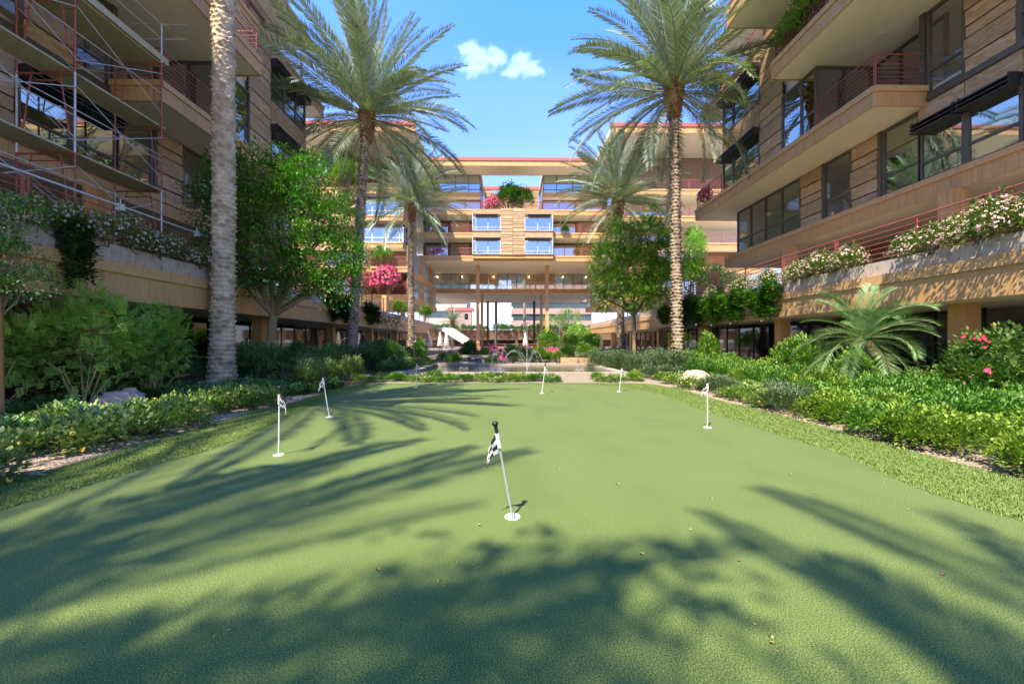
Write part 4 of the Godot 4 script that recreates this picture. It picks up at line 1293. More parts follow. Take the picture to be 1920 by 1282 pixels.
# ---------------------------------------------------------------- palms
var frond_kinds := []
func frond_mesh(seed_: int, L: float, bend: float, n: int, leaflet: float, wid: float, ca: Color, cb: Color, stalk: Color) -> ArrayMesh:
	var r := RandomNumberGenerator.new()
	r.seed = seed_
	var b := MB.new()
	var pts := []
	var dirs := []
	var p := Vector3.ZERO
	var twist := r.randf_range(-0.25, 0.25)
	for i in 25:
		var t := i / 24.0
		var a := -bend * pow(t, 1.4)
		var d := Vector3(cos(a), sin(a), twist * t).normalized()
		pts.append(p); dirs.append(d)
		p += d * L / 24.0
	var rad := []
	for i in 25:
		rad.append(lerpf(0.034, 0.004, i / 24.0) * L / 5.5)
	b.col = stalk
	b.tube(pts, rad, 4)
	for i in n:
		var t := 0.13 + 0.87 * (i + r.randf() * 0.6) / n
		var f := clampf(t, 0, 1) * 24.0
		var k := mini(int(f), 23)
		var q: Vector3 = (pts[k] as Vector3).lerp(pts[k + 1], f - k)
		var d: Vector3 = dirs[k]
		var side := d.cross(Vector3.UP).normalized()
		var nn := side.cross(d).normalized()
		var prof := (0.45 + 0.55 * sin(PI * clampf(t * 0.95 + 0.02, 0, 1))) * (1.0 if t < 0.9 else 0.75)
		for w in [-1.0, 1.0]:
			var l := leaflet * prof * r.randf_range(0.82, 1.12)
			var g = (d * lerpf(0.55, 1.1, t) + side * w * r.randf_range(0.75, 0.95) + nn * r.randf_range(0.1, 0.55)).normalized()
			var tip = g * l - Vector3(0, l * 0.16 * r.randf(), 0)
			var s = g.cross(nn * 0.8 + side * w * 0.4).normalized() * wid * 0.5
			b.col = ca.lerp(cb, clampf(r.randfn(0.5, 0.28), 0, 1))
			b.leaf(q, tip, s, s.cross(g).normalized(), wid * 0.15)
	return b.mesh(M.frond)
func trunk_mesh(seed_: int, H: float, r0: float, r1: float, row: float, amp: float, ca: Color, cb: Color, flare := 0.25, per := 9) -> ArrayMesh:
	var r := RandomNumberGenerator.new()
	r.seed = seed_
	var rows := int(H / row)
	var W := per * 5
	var b := MB.new()
	var jit := []
	for i in rows * per + per * 4:
		jit.append(r.randf())
	var bent := r.randf_range(-0.05, 0.05)
	b.grid(W, rows * 4 + 1, func(i, j):
		var v: float = j / 4.0
		var k := mini(int(v), rows - 1)
		var fr: float = v - k
		var u: float = i / 5.0 + 0.5 * (k % 2) + 0.35 * jit[k * per]
		var cell := int(u) % per
		var fu: float = absf((u - floorf(u)) - 0.5) * 2.0
		var jt: float = jit[k * per + cell]
		var lip: float = pow(fr, 1.3) * (1.0 - 0.75 * fu * fu) * (0.25 + 1.1 * jt)
		var y: float = v * row + (jt - 0.5) * row * 0.9 * fr - fu * fu * row * 0.3 * fr
		var tt: float = y / H
		var rr: float = lerpf(r0, r1, tt) + flare * r0 * exp(-y * 2.2) + amp * lip
		var a: float = TAU * i / W
		return Vector3(cos(a) * rr + bent * sin(tt * 5.0), y, -sin(a) * rr), true)
	for j in rows * 4 + 1:
		for i in W:
			var k := mini(int(j / 4.0), rows - 1)
			var cell := int(i / 5.0 + 0.5 * (k % 2) + 0.35 * jit[k * per]) % per
			b.c[j * W + i] = ca.lerp(cb, fposmod(jit[k * per + cell] * 7.3, 1.0)) * (0.85 + 0.3 * r.randf())
	return b.mesh(M.bark)
func boots_mesh(seed_: int, H: float, r0: float, r1: float, n: int) -> ArrayMesh:
	# cut leaf bases packed round the head of the trunk
	var r := RandomNumberGenerator.new()
	r.seed = seed_
	var b := MB.new()
	b.col = Color(0.16, 0.085, 0.035)
	b.tube([Vector3.ZERO, Vector3(0, H * 0.5, 0), Vector3(0, H, 0), Vector3(0, H * 1.15, 0)], [r0 * 0.8, r1 * 0.85, r1 * 0.7, 0.05], 14)
	for i in n:
		var t := i / float(n)
		var a := i * 2.39996
		var rr := lerpf(r0, r1, sin(t * PI * 0.6)) * 0.82
		var o := Vector3(cos(a), 0, sin(a))
		var s := Vector3(-sin(a), 0, cos(a))
		var p := o * rr + Vector3(0, t * H, 0)
		var l := r.randf_range(0.16, 0.30)
		var tip := p + (o * 0.55 + Vector3.UP * 0.85) * l
		var w := 0.085
		b.col = Color(0.20, 0.105, 0.04).lerp(Color(0.36, 0.22, 0.10), r.randf())
		b.quad(p - s * w, tip - s * w * 0.55, tip + s * w * 0.55, p + s * w)
		b.quad(p + s * w - o * 0.05, tip + s * w * 0.55 - o * 0.06, tip - s * w * 0.55 - o * 0.06, p - s * w - o * 0.05)
		b.quad(tip - s * w * 0.55, tip - s * w * 0.55 - o * 0.06, tip + s * w * 0.55 - o * 0.06, tip + s * w * 0.55)
		b.quad(p - s * w - o * 0.05, tip - s * w * 0.55 - o * 0.06, tip - s * w * 0.55, p - s * w)
		b.quad(p + s * w, tip + s * w * 0.55, tip + s * w * 0.55 - o * 0.06, p + s * w - o * 0.05)
	return b.mesh(M.bark)
var trunk_kinds := []
var boot_mesh: ArrayMesh
func palm(label, at: Vector3, height: float, turn: float, n: int, scale_: float, seed_: int, tk: int, lean := Vector2.ZERO, grp = "tall date palms in rows", girth := 1.0):
	var t = thing("date_palm", label, "palm tree", at, turn, grp)
	var tr = obj("trunk", trunk_kinds[tk], t)
	tr.transform = Transform3D(Basis(Vector3(girth, 0, 0), Vector3(lean.x, height, lean.y) / 12.0, Vector3(0, 0, girth)), Vector3.ZERO)
	var head := Vector3(lean.x, height, lean.y)
	var bo = obj("crown_base", boot_mesh, t)
	bo.position = head - Vector3(0, 1.25, 0)
	var r := RandomNumberGenerator.new()
	r.seed = seed_
	for i in n:
		var f := i / float(n - 1)
		var el := lerpf(88, -14, pow(f, 1.05)) + r.randfn(0, 6) - (22.0 if f > 0.93 else 0.0)
		var az := i * 2.39996 + r.randfn(0, 0.2)
		var k := 0 if f < 0.3 else (1 if f < 0.7 else 2)
		var o = obj("frond", frond_kinds[k * 3 + r.randi() % 3], t)
		var s := scale_ * r.randf_range(0.85, 1.08) * (0.92 if f < 0.15 else 1.0)
		o.transform = Transform3D(Basis(Vector3.UP, az) * Basis(Vector3(0, 0, 1), deg_to_rad(el)) * Basis(Vector3.RIGHT, r.randfn(0, 0.35)).scaled(Vector3.ONE * s), head + Vector3(0, 0.55 * (1.0 - f), 0))
	return t

# ---------------------------------------------------------------- trees
func tree(called, label, at: Vector3, lobes: Array, fork: float, trunk_r: float, leaf_mesh, seed_: int, grp = "", lean = Vector3.ZERO, bark := Color(0.26, 0.20, 0.12)):
	var t = thing(called, label, "tree", at, 0, grp)
	var r := RandomNumberGenerator.new()
	r.seed = seed_
	var b := MB.new()
	b.col = bark
	var f := Vector3(lean.x, fork, lean.z)
	b.tube([Vector3(0, -0.05, 0), Vector3(lean.x * 0.2, fork * 0.5, lean.z * 0.3), f], [trunk_r * 1.25, trunk_r, trunk_r * 0.9], 10)
	obj("trunk", b.mesh(M.bark), t)
	var g := MB.new()
	for l in lobes:
		g.col = bark * r.randf_range(0.85, 1.15)
		var c: Vector3 = l[0]
		var m := f.lerp(c, 0.5) + Vector3(r.randfn(0, 0.15), -0.1, r.randfn(0, 0.15))
		g.tube([f - Vector3(0, 0.15, 0), m, c], [trunk_r * 0.62, trunk_r * 0.42, trunk_r * 0.2], 7)
		for k in 7:
			var d := unit(r)
			var e: Vector3 = c + d * l[1] * 0.8
			g.tube([m.lerp(c, r.randf()), (c + e) * 0.5 + Vector3(0, 0.05, 0), e], [trunk_r * 0.2, trunk_r * 0.13, trunk_r * 0.05], 5)
	obj("limbs", g.mesh(M.bark), t)
	obj("crown", leaf_mesh, t)
	return t

# ---------------------------------------------------------------- planting
func make_plants():
	make_kit()
	var r := RandomNumberGenerator.new()
	r.seed = 77
	var pa := Color(0.15, 0.20, 0.115)
	var pb := Color(0.44, 0.50, 0.35)
	var st := Color(0.26, 0.24, 0.08)
	for k in 3:
		for j in 3:
			frond_kinds.append(frond_mesh(400 + k * 3 + j, 5.6, [0.5, 0.75, 0.85][k] + 0.14 * j, 110, 0.62, 0.042, pa, pb, st))
	trunk_kinds.append(trunk_mesh(31, 12.0, 0.31, 0.25, 0.095, 0.10, Color(0.34, 0.25, 0.155), Color(0.60, 0.48, 0.33), 0.45, 11))
	trunk_kinds.append(trunk_mesh(32, 12.0, 0.25, 0.20, 0.15, 0.12, Color(0.15, 0.105, 0.065), Color(0.40, 0.31, 0.215), 0.3))
	boot_mesh = boots_mesh(33, 1.75, 0.28, 0.50, 130)
	palm("thick date palm trunk rising past the top of the photograph at left", G(415, 727), 17.5, 0.3, 62, 0.9, 1, 0, Vector2(0.05, 0), "tall date palms in rows", 1.0)
	palm("tall date palm with a leaning trunk in the left row, middle distance", Vector3(-8.25, 0, -22.6), 13.6, 1.1, 104, 1.12, 2, 1, Vector2(1.15, 0), "tall date palms in rows", 1.0)
	palm("shorter-looking date palm farther back in the left row", Vector3(-7.9, 0, -35.5), 12.6, 2.0, 84, 0.92, 3, 1, Vector2(0.2, 0), "tall date palms in rows", 1.0)
	palm("tall date palm with a straight trunk in the right row, middle distance", Vector3(8.55, 0, -21.2), 13.6, 0.7, 104, 1.12, 4, 1, Vector2(-0.4, 0), "tall date palms in rows", 1.0)
	palm("date palm with yellow fruit stalks farther back in the right row", Vector3(8.6, 0, -31.8), 11.8, 2.9, 84, 0.95, 5, 1, Vector2(0.25, 0), "tall date palms in rows", 1.0)
	# palms of the same rows outside the picture, whose shadows fall on the green
	palm("date palm beside the left edge of the green, outside the picture", Vector3(-8.5, 0, -2.6), 12.4, 0.5, 58, 0.92, 6, 0)
	palm("date palm behind the viewer in the left row", Vector3(-7.9, 0, 6.2), 12.0, 1.7, 36, 1.0, 7, 0)
	palm("date palm behind the viewer near the end of the green", Vector3(-2.2, 0, 9.2), 13.5, 2.7, 32, 0.95, 8, 0)
	# yellow fruit stalks in the right-hand palm
	var fs := MB.new()
	for i in 9:
		var a := i * 0.7 + 0.3
		var o := Vector3(cos(a), 0, sin(a))
		for k in 26:
			fs.col = Color(0.52, 0.42, 0.04) * r.randf_range(0.7, 1.2)
			var e := o * r.randf_range(0.9, 1.6) + Vector3(r.randfn(0, 0.18), r.randf_range(0.4, 1.5), r.randfn(0, 0.18))
			fs.tube([o * 0.15, o * 0.6 + Vector3(0, 0.9, 0), e], [0.018, 0.014, 0.008], 3)
	var fso = obj("fruit_stalks", fs.mesh(M.bark), get_node("date_palm_004"))
	fso.position = Vector3(0.25, 11.9, 0)
	# dark palms beyond the gateway
	palm("dark palm silhouette beyond the gateway, left of its middle", Vector3(-2.0, 0, -80), 13.0, 0.2, 40, 0.8, 9, 1, Vector2.ZERO, "palms beyond the gateway")
	palm("dark palm silhouette beyond the gateway, right of its middle", Vector3(3.6, 0, -86), 15.0, 1.2, 40, 0.8, 10, 1, Vector2.ZERO, "palms beyond the gateway")
	palm("bushy pale palm beyond the gateway beside the left wing", Vector3(-10.9, 0, -86), 5.2, 1.9, 50, 0.62, 11, 1, Vector2.ZERO, "palms beyond the gateway")
	# leaning dwarf palm at right
	var dw = thing("dwarf_date_palm", "leaning dwarf date palm with arching fronds in the right bed", "palm tree", Vector3(9.75, 0, -10.0))
	var tm = obj("trunk", trunk_mesh(36, 2.0, 0.10, 0.115, 0.055, 0.02, Color(0.16, 0.09, 0.045), Color(0.34, 0.22, 0.12), 0.3, 9), dw)
	tm.transform = Transform3D(Basis(Vector3(1, 0.55, 0).normalized(), Vector3(-0.64, 0.72, 0), Vector3(0, 0, 1)), Vector3(0, 0, 0))
	var dk := []
	for k in 3:
		dk.append(frond_mesh(440 + k, 1.55, 1.1 + 0.25 * k, 84, 0.34, 0.0115, Color(0.08, 0.17, 0.05), Color(0.26, 0.40, 0.16), Color(0.18, 0.24, 0.08)))
	for i in 34:
		var f := i / 33.0
		var el := lerpf(84, -25, f) + r.randfn(0, 6)
		var o = obj("frond", dk[i % 3], dw)
		o.transform = Transform3D(Basis(Vector3.UP, i * 2.39996) * Basis(Vector3(0, 0, 1), deg_to_rad(el)).scaled(Vector3.ONE * r.randf_range(0.85, 1.1)), Vector3(-1.28, 1.46, 0))
	# trees
	var l1 := [[Vector3(0.6, 5.6, 0.2), Vector3(1.7, 1.5, 1.5)], [Vector3(-1.2, 5.9, 0.1), Vector3(1.5, 1.4, 1.3)], [Vector3(1.9, 4.3, 0.3), Vector3(1.35, 1.2, 1.2)], [Vector3(-2.0, 4.6, -0.2), Vector3(1.15, 1.1, 1.0)], [Vector3(-0.4, 7.1, 0.0), Vector3(1.5, 1.1, 1.3)], [Vector3(1.3, 6.9, 0.2), Vector3(1.2, 1.0, 1.1)], [Vector3(2.7, 3.5, 0.5), Vector3(0.95, 0.75, 0.9)], [Vector3(0.2, 4.2, 0.5), Vector3(1.2, 0.9, 1.1)], [Vector3(-1.9, 6.8, 0.0), Vector3(0.9, 0.8, 0.8)], [Vector3(2.4, 5.7, 0.1), Vector3(0.9, 0.9, 0.9)], [Vector3(1.2, 3.5, 0.6), Vector3(1.1, 0.6, 0.9)], [Vector3(-0.9, 3.7, 0.5), Vector3(1.0, 0.7, 0.9)], [Vector3(3.1, 4.4, 0.3), Vector3(0.7, 0.6, 0.7)]]
	var c1 := foliage(500, l1, 2100, 22, Vector2(0.105, 0.06), Color(0.040, 0.125, 0.020), Color(0.22, 0.42, 0.06), {"clump": 0.30, "ground": false, "inner": 0.4, "ragged": 0.25})
	tree("leafy_tree", "dense green leafy tree with a forked trunk beside the left palm", Vector3(-8.45, 0, -15.3), l1, 2.5, 0.15, c1, 501, "", Vector3(0.15, 0, 0))
	var l2 := [[Vector3(0.0, 6.2, 0.0), Vector3(1.8, 1.6, 1.5)], [Vector3(-1.6, 5.2, 0.2), Vector3(1.3, 1.2, 1.2)], [Vector3(1.6, 5.3, 0.0), Vector3(1.5, 1.4, 1.3)], [Vector3(-0.9, 8.0, 0.0), Vector3(1.3, 1.2, 1.2)], [Vector3(0.9, 8.3, 0.1), Vector3(1.2, 1.2, 1.1)], [Vector3(2.2, 7.0, 0.0), Vector3(1.2, 1.2, 1.0)], [Vector3(-2.1, 6.6, 0.1), Vector3(1.0, 0.9, 0.9)], [Vector3(0.2, 4.2, 0.3), Vector3(1.4, 0.8, 1.1)], [Vector3(-1.9, 4.2, 0.0), Vector3(0.9, 0.6, 0.8)]]
	var c2 := foliage(510, l2, 1700, 15, Vector2(0.22, 0.055), Color(0.065, 0.17, 0.025), Color(0.31, 0.46, 0.07), {"clump": 0.30, "ground": false, "inner": 0.4, "pinnate": 2, "ragged": 0.22})
	tree("feathery_tree", "feathery light green tree before the right end of the bridge", Vector3(8.2, 0, -27.3), l2, 3.2, 0.12, c2, 511)
	var l3 := [[Vector3(0.1, 3.2, 0), Vector3(0.75, 0.4, 0.6)], [Vector3(-0.4, 3.75, 0.1), Vector3(0.7, 0.35, 0.6)], [Vector3(0.55, 2.75, 0), Vector3(0.6, 0.28, 0.5)], [Vector3(0.35, 4.1, 0), Vector3(0.6, 0.3, 0.5)], [Vector3(-0.3, 2.7, 0.1), Vector3(0.7, 0.25, 0.5)]]
	var c3 := foliage(520, l3, 330, 20, Vector2(0.075, 0.036), Color(0.04, 0.10, 0.035), Color(0.14, 0.25, 0.09), {"clump": 0.16, "ground": false})
	var yt = tree("young_tree", "young staked tree with thin dark foliage at the left edge", Vector3(-8.75, 0, -7.45), l3, 2.2, 0.04, c3, 521)
	rod(yt, "wooden_stake", Vector3(0.12, 0, 0.05), Vector3(0.05, 2.75, 0.05), 0.05, M.wood_stake)
	yt.scale = Vector3.ONE * 0.88
	# leafy tree behind the viewer: its crown throws the soft dapple over the near green
	var c4l := [[Vector3(0, 12.2, 0), Vector3(1.3, 0.7, 1.0)], [Vector3(1.7, 12.0, 0.9), Vector3(1.0, 0.6, 0.8)], [Vector3(-1.5, 12.1, 0.6), Vector3(1.1, 0.6, 0.9)], [Vector3(0.3, 11.6, 1.9), Vector3(1.4, 0.6, 0.9)], [Vector3(3.6, 11.9, -0.6), Vector3(0.7, 0.5, 0.5)], [Vector3(-3.0, 12.0, -0.6), Vector3(0.6, 0.5, 0.6)]]
	var c4 := foliage(530, c4l, 150, 14, Vector2(0.15, 0.085), Color(0.022, 0.07, 0.012), Color(0.12, 0.24, 0.035), {"clump": 0.34, "ground": false, "inner": 0.3})
	tree("leafy_tree", "broad leafy tree behind the viewer", Vector3(-3.7, 0, 4.9), c4l, 8.0, 0.18, c4, 531)
	var l5 := [[Vector3(0, 2.6, 0), Vector3(1.0, 0.7, 0.9)], [Vector3(0.6, 3.3, 0), Vector3(0.8, 0.5, 0.7)], [Vector3(-0.7, 3.2, 0), Vector3(0.7, 0.5, 0.7)]]
	var c5 := foliage(540, l5, 140, 14, Vector2(0.09, 0.05), Color(0.012, 0.035, 0.01), Color(0.06, 0.12, 0.03), {"clump": 0.25, "ground": false})
	tree("small_tree", "small dark open tree between the two left-hand palm trunks", Z(735, 641, -30) * Vector3(1, 0, 1), l5, 1.6, 0.06, c5, 541)
	var l6 := [[Vector3(0, 5, 0), Vector3(4.5, 3.2, 3)], [Vector3(4, 7, 0), Vector3(3.5, 2.6, 3)]]
	var c6 := foliage(550, l6, 420, 14, Vector2(0.35, 0.2), Color(0.10, 0.17, 0.04), Color(0.32, 0.40, 0.13), {"clump": 0.8, "ground": false})
	tree("leafy_tree", "pale green tree beyond the right side of the gateway", Vector3(12, 0, -108), l6, 2.5, 0.25, c6, 551)
	beds(r)

const ORD := ["first", "second", "third", "fourth", "fifth", "sixth", "seventh", "eighth", "ninth", "tenth", "eleventh", "twelfth", "thirteenth", "fourteenth", "fifteenth", "sixteenth", "seventeenth", "eighteenth", "nineteenth", "twentieth"]
var counts := {}
func nth(key) -> String:
	var k: int = counts.get(key, 0)
	counts[key] = k + 1
	return ORD[mini(k, 19)]
func beds(r: RandomNumberGenerator):
	# low carpet of the left bed
	var z := -3.2
	while z > -13.2:
		var x := -5.35
		while x > -9.6:
			var p := Vector3(x + r.randfn(0, 0.12), 0, z + r.randfn(0, 0.12))
			var edge := along(fringe_l_out, p.z) - 0.45
			if p.x < edge and p.distance_to(G(415, 727)) > 0.75 and p.distance_to(G(205, 772)) > 1.0:
				var near_front := p.z > -6.9 and p.x > -8.2
				var sunny := p.x > -6.6 and p.z < -7.0 and p.z > -11.0
				var s := r.randf_range(0.75, 1.1)
				if near_front and p.x > edge - 1.5:
					shrub("pale%d" % (r.randi() % 2), "variegated_lantana", "pale variegated lantana at lower left, %s from the near end, %s row from the turf" % [nth("pale%d" % roundi(x * 10)), ORD[roundi((-5.35 - x) / 0.8)]], "shrub", p, r.randf() * TAU, Vector3(s, s * 0.95, s), "pale lantana along the left gravel edge")
				elif sunny:
					shrub("yellow", "yellow_lantana", "sunlit yellow-flowered lantana in the left bed, %s from near, %s row from the turf" % [nth("yel%d" % roundi(x * 10)), ORD[roundi((-5.35 - x) / 0.8)]], "shrub", p, r.randf() * TAU, Vector3(s, s, s), "yellow-flowered lantana in the left bed")
				else:
					shrub("dark%d" % (r.randi() % 2), "dark_lantana", "dark blue-green lantana in the left bed, %s from near, %s row from the turf" % [nth("drk%d" % roundi(x * 10)), ORD[roundi((-5.35 - x) / 0.8)]], "shrub", p, r.randf() * TAU, Vector3(s * 1.0, s * 0.78, s * 1.0), "dark lantana carpet in the left bed")
			x -= 0.8
		z -= 0.72
	# hedge of the right bed
	z = -2.9
	while z > -17.0:
		var x := 5.75
		while x < 10.6:
			var p := Vector3(x + r.randfn(0, 0.12), 0, z + r.randfn(0, 0.12))
			var edge := along(fringe_r_out, p.z) + 0.5
			if p.z < -13.0:
				edge = 5.4 - (p.z + 13.0) * 0.1
			if p.x > edge and p.distance_to(G(1308, 724)) > 0.8:
				var k := r.randi() % 2
				var lowp := p.z < -8.0 and p.x < 6.8
				if (p.z < -5.0 and p.z > -7.5 and p.x < 7.4 and r.randf() < 0.6) or r.randf() < 0.12:
					k = 2
				var s := r.randf_range(0.85, 1.15)
				if lowp:
					shrub("yellow" if r.randf() < 0.5 else "grey", "low_lantana", "low ground cover by the right boulder, %s from near, %s row from the turf" % [nth("low%d" % roundi(x * 10)), ORD[roundi((x - 5.75) / 0.86)]], "shrub", p, r.randf() * TAU, Vector3(s, s * 0.75, s), "low ground cover by the right boulder")
				else:
					shrub("hedge%d" % k, "clipped_shrub", ("%s right-hedge shrub, %s from near, %s row from the turf" % ["bright green" if k < 2 else "yellow-green", nth("hdg%d%d" % [roundi(x * 10), k / 2]), ORD[roundi((x - 5.75) / 0.86)]]), "shrub", p, r.randf() * TAU, Vector3(s, s * (0.95 if p.x < 7.0 else 1.2), s), "massed green hedge shrubs" if k < 2 else "massed yellow-green hedge shrubs")
			x += 0.86
		z -= 0.8
	# strip before the pool
	for row in 2:
		var x := -5.2
		while x < 4.9:
			var s := r.randf_range(0.5, 0.72)
			if absf(x - 2.7) > 0.5:
				shrub(["dark0", "yellow", "hedge0", "hedge2", "pale0"][r.randi() % 5], "edging_shrub", "low edging shrub before the pool, %s from the left, %s row from the green" % [nth("edg%d" % row), ORD[row]], "shrub", Vector3(x, 0, -15.1 - row * 0.9 + r.randfn(0, 0.15)), r.randf() * TAU, Vector3(s, s * 0.8, s), "edging shrubs before the pool")
			x += 0.62
	# grey-green drift behind the right hedge and left drift behind the palm
	for i in 44:
		var p := Vector3(r.randf_range(5.6, 10.0), 0, -17.2 - i * 0.314)
		var s := r.randf_range(1.0, 1.6)
		shrub("grey" if i % 4 else "hedge1", "sage_shrub", "grey-green shrub of the drift beyond the right hedge, %s %s counted from near" % [ORD[(i / 4) % 20], ["row: first", "row: second", "row: third", "row: fourth"][i % 4]], "shrub", p, r.randf() * TAU, Vector3(s, s * 1.1, s), "grey-green shrubs beyond the right hedge")
	for i in 40:
		var p := Vector3(r.randf_range(-9.3, -5.6), 0, -13.4 - i * 0.34)
		if p.z > -15.0 and p.x > -6.2:
			continue
		var s := r.randf_range(0.9, 1.35)
		shrub("teal" if i % 5 else "bushy", "desert_shrub", "blue-green upright shrub behind the thick left palm, %s %s counted from near" % [ORD[(i / 4) % 20], ["row: first", "row: second", "row: third", "row: fourth"][i % 4]], "shrub", p, r.randf() * TAU, Vector3(s, s * 0.95, s), "blue-green shrubs behind the left palm")
	for q in [[610, 725], [640, 712], [575, 735], [655, 720]]:
		var p := G(q[0], q[1])
		var s := r.randf_range(0.85, 1.05)
		shrub("willow", "narrow_leaf_shrub", "pale narrow-leaved shrub behind the leaning left flag, %s of four" % nth("wil"), "shrub", p, r.randf() * TAU, Vector3(s, s * 0.9, s), "pale narrow-leaved shrubs")
	for q in [[560, 742], [600, 738], [640, 728], [520, 750]]:
		shrub("dark1", "dark_lantana", "low leafy clump at the gravel edge behind the leaning flag, %s of four" % nth("clu"), "shrub", G(q[0], q[1]) + Vector3(-0.3, 0, 0), r.randf() * TAU, Vector3(0.7, 0.7, 0.7), "low clumps behind the leaning left flag")
	shrub("bushy", "round_shrub", "round dark green shrub at the foot of the second left palm", "shrub", G(715, 694), 0.4, Vector3(1.5, 1.45, 1.5))
	# feathery shrubs under the left terrace
	shrub("feather0", "yellow_bell_shrub", "tall feathery green shrub nearest the left edge, pale stems showing", "shrub", Vector3(-8.75, 0.05, -8.9), 0.4, Vector3(1.05, 1.06, 1.0))
	shrub("feather1", "yellow_bell_shrub", "tall feathery green shrub right of the left boulder", "shrub", Vector3(-8.6, 0.05, -10.6), 2.1, Vector3(0.98, 1.0, 0.95))
	shrub("feather1", "yellow_bell_shrub", "feathery green shrub partly cut by the left edge beside the stake", "shrub", Vector3(-9.6, 0.05, -8.1), 4.0, Vector3(0.85, 0.95, 0.85))
	for q in [[-9.9, -10.2], [-9.5, -12.4], [-9.2, -13.6], [-10.3, -11.5], [-9.9, -7.6]]:
		shrub("teal", "understory_shrub", "dark understory shrub below the left terrace, %s of five" % nth("und"), "shrub", Vector3(q[0], 0, q[1]), r.randf() * TAU, Vector3(1.1, 0.9, 1.1), "understory shrubs below the left terrace")
	# right-hand specimens
	shrub("hibiscus", "hibiscus_bush", "large bush with crimson flowers at the right edge", "shrub", Vector3(9.4, 0, -8.0), 0.5, Vector3(1.15, 1.12, 1.1))
	shrub("lime", "lime_shrub", "bright lime shrub left of the leaning dwarf palm", "shrub", Vector3(9.3, 0, -13.6), 0.3, Vector3(1.3, 1.5, 1.2))
	shrub("lime", "lime_shrub", "bright lime shrub right of the tall right palm trunk", "shrub", Vector3(9.3, 0, -19.6), 1.7, Vector3(1.3, 1.75, 1.2))
	shrub("hedge2", "lime_shrub", "small yellow shrub at the foot of the tall right palm", "shrub", Vector3(8.2, 0, -18.6), 1.1, Vector3(1.2, 1.4, 1.2))
	shrub("feather0", "under_palm_shrub", "feathery shrub in shade behind the leaning dwarf palm", "shrub", Vector3(9.6, 0, -11.6), 1.1, Vector3(0.7, 0.55, 0.7))
	# pool-side planting
	for q in [[880, 676, "bushy", 1.5, "round green bush behind the left part of the pool"], [918, 676, "bougainvillea", 0.75, "small pink bougainvillea behind the pool"], [965, 678, "grey", 1.9, "greyish twiggy shrub behind the fountain jets"], [1000, 678, "grey", 1.7, "second greyish twiggy shrub right of the fountain jets"], [1035, 672, "bougainvillea", 0.6, "small red-flowered shrub behind the right part of the pool"], [1030, 668, "lime", 2.4, "tall yellow-green bush between pool and right gateway column"], [1075, 672, "bushy", 2.0, "dense green bush by the planter box"], [1105, 674, "bushy", 2.0, "dense green bush right of the planter box"], [1085, 664, "feather0", 1.5, "tall feathery palm-like bush behind the planter box"], [1045, 682, "lime", 0.8, "low lime shrub at the pool's right rear edge"], [785, 672, "lime", 1.6, "pale green bush behind the black fence panel"], [850, 682, "hedge0", 1.2, "low shrub at the pool's left rear corner"], [790, 690, "yellow", 1.3, "low flowering shrub beside the pool's left coping"], [760, 694, "pale0", 1.4, "pale low shrub at the foot of the third left palm"], [738, 700, "dark0", 1.5, "dark low shrub left of the pool"], [1130, 690, "grey", 1.5, "grey-green shrub beside the pool's right coping"], [1160, 695, "grey", 1.5, "grey-green shrub right of the pool"]]:
		shrub(q[2], "poolside_shrub", q[4], "shrub", G(q[0], q[1]), r.randf() * TAU, Vector3.ONE * q[3])
	for i in 18:
		var p := Vector3(-7.0 + i * 0.75 + r.randfn(0, 0.2), 0, r.randf_range(-25.6, -33.0))
		shrub(["bushy", "grey", "lime", "hedge1", "bougainvillea"][i % 5], "poolside_shrub", "garden shrub in the band behind the pool, %s from the left" % ORD[i], "shrub", p, r.randf() * TAU, Vector3.ONE * (r.randf_range(0.8, 1.3) if i % 5 < 4 else 0.5), "shrubs in the band behind the pool")
	# boulders
	for q in [[205, 772, 0.52, 0.40, 0.42, "flat tan boulder in the left bed"], [1308, 724, 0.50, 0.46, 0.42, "rounded pinkish boulder at the corner of the right bed"], [1450, 716, 0.22, 0.2, 0.2, "small pale stone half hidden in the right hedge"]]:
		var nz := FastNoiseLite.new()
		nz.seed = q[0]; nz.frequency = 0.9
		var b := MB.new()
		b.grid(28, 15, func(i, j):
			var a: float = TAU * i / 28.0
			var e: float = lerpf(-0.5, PI / 2, j / 14.0)
			var d := Vector3(cos(a) * cos(e), sin(e), -sin(a) * cos(e))
			var k: float = 1.0 + nz.get_noise_3dv(d * 1.6) * 0.4 + nz.get_noise_3dv(d * 5.0) * 0.08
			return Vector3(d.x * q[2], d.y * q[3], d.z * q[4]) * k, true)
		var o = obj("boulder", b.mesh(M.rock))
		tag(o, q[5], "boulder", "garden boulders")
		o.position = G(q[0], q[1]) + Vector3(0, 0.02, -q[4] * 0.5)
	# planters on the terraces
	var top := 3.58
	for q in [[-9.35, -8.6, 1.1, "flowering shrub spilling from the left planter under the scaffold's near end"], [-9.35, -9.9, 1.25, "flowering shrub spilling from the left planter below the scaffold"], [-9.35, -11.4, 1.15, "flowering shrub in the left planter just left of the thick palm"], [-9.3, -12.9, 1.0, "flowering shrub in the left planter partly behind the thick palm"], [-9.3, -14.4, 1.1, "flowering shrub in the left planter behind the leafy tree"], [-9.3, -16.4, 1.0, "flowering shrub in the left planter right of the tree's fork"]]:
		shrub("bloom%d" % (r.randi() % 2), "flowering_shrub", q[3], "shrub", Vector3(q[0] - signf(q[0]) * 0.12, top, q[1]), PI / 2 + r.randfn(0, 0.3), Vector3(q[2] * 0.98, q[2] * 1.15, q[2] * 1.0), "flowering shrubs in the terrace planters")
